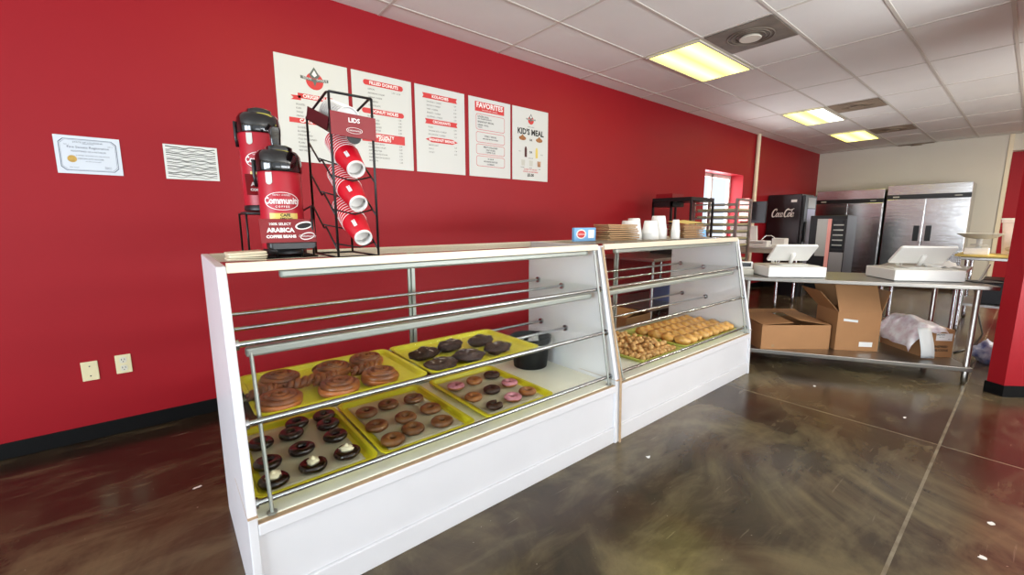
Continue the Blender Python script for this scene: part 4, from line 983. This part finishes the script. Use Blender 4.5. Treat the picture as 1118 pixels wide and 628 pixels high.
# white bag draped over that box, with a tail hanging down its front
R3 = Matrix.Rotation(math.atan2(-.707, .707), 3, 'Z'); P3 = Vector((5.135, .515, SH))
b = MB(); V = []
for j in range(15):
    L = []
    for i in range(13):
        u, v = i / 12, j / 14
        x = -.13 + .31 * u; y = -.03 + .46 * v
        edge = max(0, .0 - x) / .13
        z = .262 + .055 * abs(noise.noise(Vector((u * 3, v * 3, 1)))) + .05 * math.sin(PI * v) * math.sin(PI * u) - .17 * min(1, edge) ** 1.3
        if y < 0: z -= .04
        x -= .02 * noise.noise(Vector((v * 4, u * 4, 4)))
        L.append(b.bm.verts.new(P3 + R3 @ Vector((x if edge < .1 else min(x, -.012 - .05 * edge), y, z))))
    V.append(L)
for j in range(14):
    for i in range(12): b.bm.faces.new((V[j][i], V[j][i + 1], V[j + 1][i + 1], V[j + 1][i]))
t = thing('plastic_bag', 'crumpled white printed bag draped over the small printed cardboard box', 'bag', P3)
o = b.build('bag_sheet', 'bag_white', smooth=True); o.modifiers.new('thick', 'SOLIDIFY').thickness = .0012
for v in o.data.vertices: v.co -= P3
o.parent = t
b = MB(); V = []
for j in range(9):
    k = j / 8
    V.append([b.bm.verts.new(R3 @ Vector((-.045 - .02 * k + .11 * (i / 3 - .35) + .045 * k * k, -.012 - .055 * math.sin(k * 2.2) - .02, .27 - .262 * k))) for i in range(4)])
for j in range(8):
    for i in range(3): b.bm.faces.new((V[j][i], V[j][i + 1], V[j + 1][i + 1], V[j + 1][i]))
o = b.build('bag_tail', 'paper', t, smooth=True); o.modifiers.new('thick', 'SOLIDIFY').thickness = .0012

carton((3.47, 2.45, .001), (1, 0), .42, .30, .40, 'plain cardboard box on the floor behind the second display case', [((.004, .004, .401), (.20, 0, .05), (0, .292, 0)), ((.416, .004, .401), (-.19, 0, .05), (0, .292, 0))])
# ---------------------------------------------------------------- refrigerators along the back
def fridge(y0, y1, z1, label, handles):
    xf = 12.0
    t = thing('steel_refrigerator', label, 'refrigerator', (xf + .38, (y0 + y1) / 2, 0)); w = (y1 - y0) / 2
    b = MB(); b.box(-.34, -w, .10, .38, w, z1); b.build('cabinet_body', 'fridge_steel', t, bevel=.006)
    b = MB(); b.box(-.365, -w, z1 - .20, -.341, w, z1); b.build('header_panel', 'fridge_steel', t, bevel=.004)
    b = MB(); b.box(-.40, -w - .004, z1 - .285, -.341, w + .004, z1 - .202); b.build('control_strip', 'black_plastic', t, bevel=.004)
    b = MB(); b.box(-.4012, w - .20, z1 - .255, -.4002, w - .10, z1 - .232); b.box(-.4012, -w + .12, z1 - .25, -.4002, -w + .22, z1 - .236); b.build('strip_badge', 'grey_white', t)
    for s in (-1, 1):
        b = MB(); a, c = sorted((s * .006, s * (w - .004))); b.box(-.395, a, .15, -.341, c, z1 - .29); dd = b.build('refrigerator_door', 'fridge_steel', t, bevel=.006)
        if s in handles:
            a, c = sorted((s * .045, s * .135)); b = MB(); b.box(-.400, a, .96, -.3945, c, 1.27); b.box(-.404, a, .96, -.400, a + .014, 1.27); b.build('door_handle', 'black_plastic', dd)
    for y in (-w + .06, w - .06):
        for x in (-.28, .30):
            b = MB(); b.cyl((x, y, 0), (x, y, .10), .03, 12); b.build('fridge_foot', 'dark_metal', t)
fridge(2.115, 3.33, 2.045, 'steel two-door refrigerator beside the black drinks fridge', (-1,))
fridge(.835, 2.065, 2.10, 'steel two-door refrigerator beside the bare beige wall, twin dark handles', (-1, 1))
# black drinks fridge with the script logo on its side
t = thing('drinks_fridge', 'black drinks fridge with white script logo on its side against the red wall', 'refrigerator', (10.12, 3.24, 0))
gx = lambda x, y, z: (x - 10.12, y - 3.24, z)
b = MB(); b.obox(gx(9.78, 2.96, .06), (.70, 0, 0), (0, .60, 0), (0, 0, 1.83)); b.build('fridge_body', 'coke_black', t, bevel=.01)
b = MB(); b.obox(gx(9.80, 2.98, 0), (.66, 0, 0), (0, .56, 0), (0, 0, .06)); b.build('fridge_plinth', 'black_plastic', t)
b = MB(); b.obox(gx(9.79, 2.90, .10), (.68, 0, 0), (0, .055, 0), (0, 0, 1.76)); dr = b.build('fridge_door', 'black_plastic', t, bevel=.008)
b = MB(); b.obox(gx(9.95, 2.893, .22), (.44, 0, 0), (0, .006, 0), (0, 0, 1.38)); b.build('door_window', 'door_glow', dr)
b = MB(); b.obox(gx(9.95, 2.893, 1.62), (.44, 0, 0), (0, .006, 0), (0, 0, .20)); b.build('door_header', 'steel_dull', dr)
b = MB(); b.obox(gx(9.84, 2.865, .95), (.035, 0, 0), (0, .034, 0), (0, 0, .40)); b.build('door_handle', 'black_plastic', dr, bevel=.006)
b = MB()
def sc(pts, w):
    b.ribbon(pts, w, lambda x, y: gx(9.7785, 3.485 - (x + .30 * y) * .150, 1.445 + y * .165))
def arc(cx, cy, rx, ry, a0, a1, n=16): return [(cx + rx * math.cos(math.radians(a0 + (a1 - a0) * i / n)), cy + ry * math.sin(math.radians(a0 + (a1 - a0) * i / n))) for i in range(n + 1)]
thick = lambda k: .035 + .05 * math.sin(PI * k); th2 = lambda k: .025 + .032 * math.sin(PI * k)
sc(arc(.30, .50, .27, .48, 62, 318), thick); sc(arc(.33, .80, .10, .16, -30, 170), th2)
sc(arc(.66, .27, .11, .24, 0, 360), th2); sc(arc(.95, .27, .11, .24, 50, 320), th2); sc(arc(1.20, .27, .11, .24, 0, 360), th2); sc([(1.31, .5), (1.30, .2), (1.36, .04), (1.43, .10)], .035)
sc([(1.40, .34), (1.52, .36)], .035)
sc(arc(1.76, .50, .25, .48, 62, 318), thick); sc([(1.62, .78), (1.80, .90), (2.10, .84), (2.45, 1.0)], lambda k: .03 + .03 * math.sin(PI * k))
sc(arc(2.08, .27, .11, .24, 0, 360), th2); sc([(2.28, .95), (2.27, .4), (2.30, .06), (2.38, .08)], .035); sc(arc(2.50, .27, .11, .24, 0, 360), th2); sc([(2.61, .5), (2.60, .2), (2.66, .04), (2.74, .12)], .035)
b.build('script_logo', 'print_white', t)
b = MB(); b.obox(gx(9.7785, 3.04, 1.735), (.001, 0, 0), (0, .10, 0), (0, 0, .05)); b.build('white_sticker', 'print_white', t)
# tall dark proofing cabinet in front of them
t = thing('proofing_cabinet', 'dark upright proofing cabinet with grey door and glass window, before the refrigerator', 'cabinet', (9.75, 2.40, 0))
gx = lambda x, y, z: (x - 9.75, y - 2.40, z)
b = MB(); b.obox(gx(9.42, 2.12, .08), (.66, 0, 0), (0, .56, 0), (0, 0, 1.38)); b.build('cabinet_body', 'dark_metal', t, bevel=.01)
b = MB(); b.obox(gx(9.405, 2.40, .72), (.014, 0, 0), (0, .16, 0), (0, 0, .68)); b.build('grey_panel', 'grey_metal', t)
b = MB(); b.obox(gx(9.400, 2.34, .42), (.019, 0, 0), (0, .058, 0), (0, 0, .98)); b.build('edge_strip', 'pale_pink', t)
b = MB(); b.obox(gx(9.398, 2.13, .84), (.02, 0, 0), (0, .20, 0), (0, 0, .56)); dr = b.build('window_frame', 'black_plastic', t)
b = MB(); b.obox(gx(9.394, 2.15, .87), (.004, 0, 0), (0, .16, 0), (0, 0, .50)); b.build('door_glass', 'screen_dark', dr)
b = MB()
for k in range(5): b.obox(gx(9.391, 2.155, .92 + .09 * k), (.003, 0, 0), (0, .15, 0), (0, 0, .022))
b.build('rack_slide', 'grey_metal', dr)
b = MB(); b.obox(gx(9.405, 2.13, .40), (.014, 0, 0), (0, .20, 0), (0, 0, .40)); b.build('lower_panel', 'steel_dull', t)
for x in (9.48, 10.02):
    for y in (2.17, 2.63):
        b = MB(); b.lathe([(.035, -.012), (.04, 0), (.035, .012)], gx(x, y, .04), 14, (0, 1, 0)); b.cyl(gx(x, y, .04), gx(x, y, .085), .012, 8); b.build('caster', 'black_plastic', t)

# ---------------------------------------------------------------- prep counter, warmer, rack and back counter by the red wall
t = thing('prep_table', 'steel prep table against the red wall behind the second display case', 'table', (5.09, 3.14, 0))
b = MB(); b.box(-.75, -.42, .885, .75, .42, .92); b.build('tabletop', 'steel', t, bevel=.005)
b = MB(); b.box(-.72, -.39, .30, .72, .39, .33); b.build('lower_shelf', 'steel_dull', t)
for sx in (-1, 1):
    for sy in (-1, 1): leg_mb(sx * .68, sy * .36, .884).build('leg', 'chrome', t, smooth='auto')
b = MB(); b.loft([[(x, y, z) for x, y, _ in rrect(4.95 - g, 2.85 - g, 5.35 + g, 3.15 + g, .05, 0)] for g, z in ((0, .331), (.03, .56), (.04, .57))]); tag(b.build('blue_tub', 'blue_tub', smooth='auto'), 'pale blue tub on the lower shelf of the prep table', 'tub')
b = MB(); b.box(5.5, 2.9, .331, 5.8, 3.2, .60); tag(b.build('supply_box', 'cardboard', bevel=.004), 'plain brown box on the lower shelf of the prep table', 'box')
t = thing('food_warmer', 'black-framed glass food warmer with a red top sign, on the prep table', 'food warmer', (5.455, 3.03, .92))
gx = lambda x, y, z: (x - 5.455, y - 3.03, z - .92)
b = MB(); b.obox(gx(5.16, 2.75, .925), (.59, 0, 0), (0, .56, 0), (0, 0, .06)); b.build('warmer_base', 'dark_metal', t, bevel=.004)
b = MB(); b.obox(gx(5.16, 2.75, 1.605), (.59, 0, 0), (0, .56, 0), (0, 0, .05)); b.build('warmer_roof', 'dark_metal', t, bevel=.006)
b = MB(); b.obox(gx(5.16, 3.02, 1.54), (.30, 0, 0), (0, .29, 0), (0, 0, .064)); b.build('heater_box', 'black_plastic', t)
b = MB(); b.obox(gx(5.20, 3.04, 1.656), (.28, 0, 0), (0, .24, 0), (0, 0, .055)); b.build('top_sign', 'sign_red', t)
for x, y in ((5.16, 2.75), (5.725, 2.75), (5.16, 3.285), (5.725, 3.285), (5.16, 3.02)):
    b = MB(); b.obox(gx(x, y, .985), (.025, 0, 0), (0, .025, 0), (0, 0, .62)); b.build('corner_post', 'black_plastic', t)
b = MB(); b.obox(gx(5.166, 2.78, .985), (.004, 0, 0), (0, .50, 0), (0, 0, .62)); b.obox(gx(5.19, 2.756, .985), (.53, 0, 0), (0, .004, 0), (0, 0, .62)); b.build('warmer_glass', 'glass', t)
for z in (1.14, 1.30): 
    b = MB(); b.obox(gx(5.20, 2.79, z), (.51, 0, 0), (0, .49, 0), (0, 0, .008)); b.build('wire_shelf', 'grey_metal', t)
# sheet-pan rack
t = thing('pan_rack', 'tall grey sheet-pan rack standing by the window', 'rack', (6.10, 2.80, 0))
gx = lambda x, y, z: (x - 6.10, y - 2.80, z)
for x in (5.87, 6.30):
    for y in (2.50, 3.08):
        b = MB(); b.obox(gx(x, y, .10), (.032, 0, 0), (0, .03, 0), (0, 0, 1.55)); b.build('rack_post', 'steel_dull', t)
        b = MB(); b.lathe([(.04, -.012), (.045, 0), (.04, .012)], gx(x + .016, y + .015, .045), 14, (0, 1, 0)); b.cyl(gx(x + .016, y + .015, .05), gx(x + .016, y + .015, .10), .012, 8); b.build('caster', 'black_plastic', t)
for y in (2.50, 3.08):
    b = MB()
    for z in (.11, 1.62): b.obox(gx(5.902, y, z), (.398, 0, 0), (0, .028, 0), (0, 0, .03))
    b.build('cross_bar', 'steel_dull', t)
for x in (5.87, 6.308):
    for k in range(15):
        b = MB(); b.obox(gx(x, 2.53, .24 + .095 * k), (.024, 0, 0), (0, .55, 0), (0, 0, .018)); b.build('pan_slide', 'grey_metal', t)
pan0 = None
for i, k in enumerate((0, 2, 4, 6, 8, 9, 10, 11, 12, 13)):
    lab = 'pale yellow sheet pan, %s from the bottom of the pan rack' % ORD[i]
    p = (6.10, 2.79, .24 + .095 * k + .0185)
    if pan0 is None:
        pan0 = thing('sheet_pan', lab, 'sheet pan', p, 0, 'sheet pans in the rack')
        b = MB(); b.loft([rrect(-.225 + g, -.27 + g, .225 - g, .27 - g, .02, z) for g, z in ((.012, 0), (.0, .022), (.0, .025), (.006, .025), (.018, .004))]); b.build('pan_shell', 'pan_cream', pan0)
    else: copy_thing(pan0, p, 0, lab)
# counter past the rack with a till screen and printers
t = thing('till_counter', 'white-topped counter by the red wall in front of the drinks fridge', 'counter', (7.75, 2.86, 0))
b = MB(); b.box(-.45, -.45, .93, .45, .70, .96); b.build('countertop', 'white_plastic', t, bevel=.004)
b = MB(); b.box(-.42, -.42, .86, .42, .67, .93); b.build('counter_apron', 'offwhite_plastic', t)
for x in (-.39, .39):
    for y in (-.40, .65): leg_mb(x, y, .86).build('leg', 'chrome', t, smooth='auto')
t = thing('till_screen', 'white-framed till screen on the counter before the drinks fridge', 'screen', (7.55, 3.10, .96))
b = MB(); b.obox((-.01, -.24, .06), (.03, 0, 0), (0, .42, 0), (-.06, 0, .26)); b.build('screen_shell', 'white_plastic', t, bevel=.005)
b = MB(); b.obox((-.0122, -.205, .095), (.001, 0, 0), (0, .35, 0), (-.045, 0, .19)); b.build('screen_glass', 'screen_dark', t)
b = MB(); b.box(-.03, -.12, 0, .12, .06, .07); b.build('screen_foot', 'white_plastic', t, bevel=.004)
t = thing('receipt_printer', 'white receipt printer in front of the till screen', 'printer', (7.42, 2.80, .96))
b = MB(); b.box(-.08, -.16, 0, .10, .18, .09); b.build('printer_body', 'white_plastic', t, bevel=.012)
b = MB(); b.box(-.081, -.10, .05, -.0802, .12, .058); b.build('paper_slot', 'ink', t)
t = thing('label_printer', 'smaller white box printer at the end of the counter with a looped cable', 'printer', (7.55, 2.52, .96))
b = MB(); b.box(-.08, -.08, 0, .10, .10, .13); b.build('printer_body', 'white_plastic', t, bevel=.01)
b = MB(); b.tube([(-.05, .05, .12), (-.05, .12, .17), (-.04, .2, .165), (-.02, .27, .10)], .006, 8); b.build('cable', 'white_plastic', t, smooth=True)
t = thing('wall_monitor', 'dark monitor on a bracket at the red wall beside the drinks fridge', 'monitor', (8.70, 3.31, 1.525))
b = MB(); b.box(-.03, -.13, -.20, .02, .13, .20); b.build('monitor_shell', 'dark_metal', t, bevel=.006)
b = MB(); b.box(.02, -.03, -.03, .05, .272, .03); b.build('wall_bracket', 'dark_metal', t)
t = thing('wall_sheet', 'narrow pale pink panel fixed by the pipe on the red wall', 'panel', (8.50, 3.42, 1.36))
b = MB(); b.box(0, 0, 0, .03, .162, .42); b.build('panel_sheet', 'pale_pink', t)
b = MB(); b.loft([[(x, y, z) for x, y, _ in rrect(8.75 - g, 2.55 - g, 9.05 + g, 2.95 + g, .05, 0)] for g, z in ((-.03, 0), (0, .40), (.01, .40), (.01, .42))]); tag(b.build('waste_bin', 'dark_metal', smooth='auto'), 'black waste bin on the floor seen under the steel table', 'bin')

# ---------------------------------------------------------------- far work table with the scale
t = thing('far_table', 'steel work table with scale and dough board beyond the red partition', 'table', (8.30, -.22, 0))
b = MB(); b.box(-.45, -.95, .865, .45, .79, .90); b.build('tabletop', 'steel', t, bevel=.005)
b = MB(); b.box(-.42, -.92, .28, .42, .76, .31); b.build('lower_shelf', 'steel_dull', t)
for sx in (-1, 1):
    for y in (-.88, .72): leg_mb(sx * .38, y, .864).build('leg', 'chrome', t, smooth='auto')
b = MB(); b.loft([[(x, y, z) for x, y, _ in rrect(7.92, -.55, 8.6, .62, .04, 0)] for z in (.901, .925)]); tag(b.build('dough_board', 'dough_board', bevel=.004), 'floury yellow dough board lying on the far work table', 'board')
t = thing('kitchen_scale', 'white kitchen scale with a wide shallow pan on the dough board', 'scale', (8.12, .43, .926))
b = MB(); b.box(-.09, -.10, 0, .09, .12, .085); b.build('scale_body', 'white_plastic', t, bevel=.01)
b = MB(); b.cyl((0, 0, .085), (0, 0, .20), .028, 16); b.lathe([(.075, .115), (.08, .12), (.075, .13), (.03, .135)], n=24); b.build('scale_post', 'grey_white', t, smooth='auto')
b = MB(); b.lathe([(.05, .20), (.14, .215), (.215, .262), (.222, .268), (.212, .268), (.13, .226), (.001, .214)], n=36); b.build('scale_pan', 'grey_white', t, smooth='auto')
b = MB(); b.ball((8.15, .00, 1.015), .17, .185, .088, 20, 10, .35, 22, seed=3); tag(b.build('wrapped_dough', 'film', smooth=True), 'mound of dough under pale plastic film beside the scale', 'dough')
t = thing('storage_tub', 'beige storage tub standing behind the wrapped dough', 'tub', (8.52, .02, .926))
b = MB(); b.loft([[(x, y, z) for x, y, _ in rrect(-.14 - g, -.22 - g, .14 + g, .22 + g, .03, 0)] for g, z in ((0, 0), (.03, .40), (.04, .405), (.04, .44))]); b.build('tub_shell', 'film', t, smooth='auto')
b = MB(); b.loft([[(x, y, z) for x, y, _ in rrect(-.185, -.265, .185, .265, .03, 0)] for z in (.4405, .46)]); b.build('tub_lid', 'offwhite_plastic', t)
t = thing('mixing_table', 'small steel table seen through the legs of the register table', 'table', (7.15, .80, 0))
b = MB(); b.box(-.36, -.38, .775, .36, .38, .81); b.build('tabletop', 'steel', t, bevel=.004)
for sx in (-1, 1):
    for sy in (-1, 1): leg_mb(sx * .31, sy * .32, .774).build('leg', 'chrome', t, smooth='auto')
b = MB(); b.box(7.98, -.3, .311, 8.5, .35, .62); tag(b.build('equipment_box', 'dark_metal', bevel=.01), 'dark equipment box on the lower shelf of the far table', 'box')
b = MB(); b.ball((6.0, .16, .105), .11, .085, .105, 16, 10, .5, 25, seed=5); tag(b.build('blue_bag', 'blue_bag', smooth=True), 'crumpled blue and white bag on the floor behind the red partition', 'bag')
b = MB(); b.tube([(7.9, .42, .60), (7.7, .36, .42), (7.45, .30, .22), (7.2, .24, .06), (6.9, .26, .010), (6.5, .30, .009), (6.2, .38, .009)], .009, 8); tag(b.build('power_cord', 'black_plastic', smooth=True), 'black cord hanging from the far table to the floor', 'cord')
for i, (x, y, l) in enumerate(((2.05, 1.26, 'largest white scrap on the floor near the joint of the two cases'), (2.75, -.03, 'white paper scrap on the floor past the long slab joint'), (2.43, -.02, 'longer white paper scrap on the floor past the long slab joint'), (4.05, 1.0, 'white scrap on the floor before the cardboard boxes'), (3.85, .42, 'tiny white scrap on the floor toward the table leg'), (.02, 2.56, 'white scrap on the dark floor outside the case end panel'))):
    b = MB(); b.poly([(x + random.uniform(.5, 1) * .022 * math.cos(a), y + random.uniform(.3, 1) * .016 * math.sin(a), .0012) for a in [2 * PI * k / 9 for k in range(9)]]); o = b.build('paper_scrap', 'scrap'); o.modifiers.new('thick', 'SOLIDIFY').thickness = .001; tag(o, l, 'scrap')

for o in list(bpy.data.objects):
    if o.parent:
        l = {'bright_lamp_panel': 'whiter and brighter half of the lamp', 'bucket_handle': 'white wire handle', 'edge_band': 'bare tan edge of the white panel', 'top_sign': 'red sign on the roof',
             'gold_seal': 'round gold seal', 'blend_label': 'gold paper label', 'lids_sign': 'dark red sign reading LIDS', 'lid_chute': 'maroon chute', 'script_logo': 'white script logo', 'coffee_picture': 'small cup of black coffee',
             'door_handle': 'black handle', 'control_strip': 'black strip', 'pink_icing': 'pink icing', 'cream_topping': 'blob of white cream', 'bag_tail': 'plain white flap'}.get(o.name.split('.')[0])
        if l: o['label'] = l
# ---------------------------------------------------------------- light, sky, camera
sc_ = bpy.context.scene
wd = bpy.data.worlds.new('sky'); sc_.world = wd; wd.use_nodes = True
bg = wd.node_tree.nodes['Background']; bg.inputs['Color'].default_value = (.84, .92, 1.0, 1); bg.inputs['Strength'].default_value = 1.5
def area(name, loc, rot, sx, sy, power, col, spread=PI):
    l = bpy.data.lights.new(name, 'AREA'); l.shape = 'RECTANGLE'; l.size = sx; l.size_y = sy; l.energy = power; l.color = col; l.spread = spread
    o = bpy.data.objects.new(name, l); C.objects.link(o); o.location = loc; o.rotation_euler = rot; return o
# daylight in the shop-front openings (behind the camera and to its left) and the niche window; side uplights are added to brighten the ceiling
area('daylight_front', (X0 - .05, -.4, 1.3), (0, -PI / 2 - .05, 0), 2.0, 3.6, 480, (.82, .91, 1.0))
area('side_uplight', (-1.2, Y0 - .05, .9), (PI / 2 + 1.3, 0, 0), 2.6, 1.6, 70, (.93, .97, 1.0))
area('side_uplight_wide', (2.0, Y0 - .05, 1.1), (PI / 2 + 1.3, 0, 0), 3.0, 2.4, 350, (.93, .97, 1.0))
area('side_uplight_far', (5.3, Y0 - .05, 1.1), (PI / 2 + 1.25, 0, 0), 3.2, 2.4, 570, (.95, .97, 1.0))  # added uplight that pushes brightness towards the back
area('daylight_side_low', (1.6, Y0 - .05, 1.5), (PI / 2, 0, 0), 7.5, 2.2, 5, (.86, .93, 1.0))
area('daylight_niche', (7.83, WALL_Y + .34, 1.6), (-PI / 2, 0, 0), 1.3, 1.1, 60, (.95, .97, 1.0))
# unseen lamps added under the ceiling to brighten it and the back area
for i, (x, y, e) in enumerate(((4.6, -2.2, 30), (8.3, -1.4, 170), (10.6, -1.8, 120))):
    area('fill_lamp', (x, y, CEIL_Z - .02), (0, 0, 0), 1.1, .55, e, (1.0, .92, .76))
cam = bpy.data.cameras.new('camera'); co = bpy.data.objects.new('camera', cam); C.objects.link(co)
cam.sensor_fit = 'HORIZONTAL'; cam.sensor_width = 36; cam.lens = 36 * 464.12 / 1118; cam.clip_start = .05
YAW, PIT, ROLL = .8835, .1511, -.0010
fw = Vector((math.cos(YAW) * math.cos(PIT), math.sin(YAW) * math.cos(PIT), -math.sin(PIT)))
rt = Vector((math.sin(YAW), -math.cos(YAW), 0)); up = rt.cross(fw)
r_ = rt * math.cos(ROLL) + up * math.sin(ROLL); u_ = up * math.cos(ROLL) - rt * math.sin(ROLL)
co.matrix_world = Matrix(((r_.x, u_.x, -fw.x, 0), (r_.y, u_.y, -fw.y, 0), (r_.z, u_.z, -fw.z, CAM_Z), (0, 0, 0, 1)))
sc_.camera = co
vs = sc_.view_settings; vs.view_transform = 'Standard'; vs.look = 'None'; vs.gamma = 1; vs.use_curve_mapping = False; vs.exposure = -.32
cy = sc_.cycles
cy.use_denoising = True; cy.max_bounces = 9; cy.diffuse_bounces = 4; cy.glossy_bounces = 4; cy.transparent_max_bounces = 28; cy.transmission_bounces = 6
cy.caustics_reflective = False; cy.caustics_refractive = False; cy.sample_clamp_indirect = 6
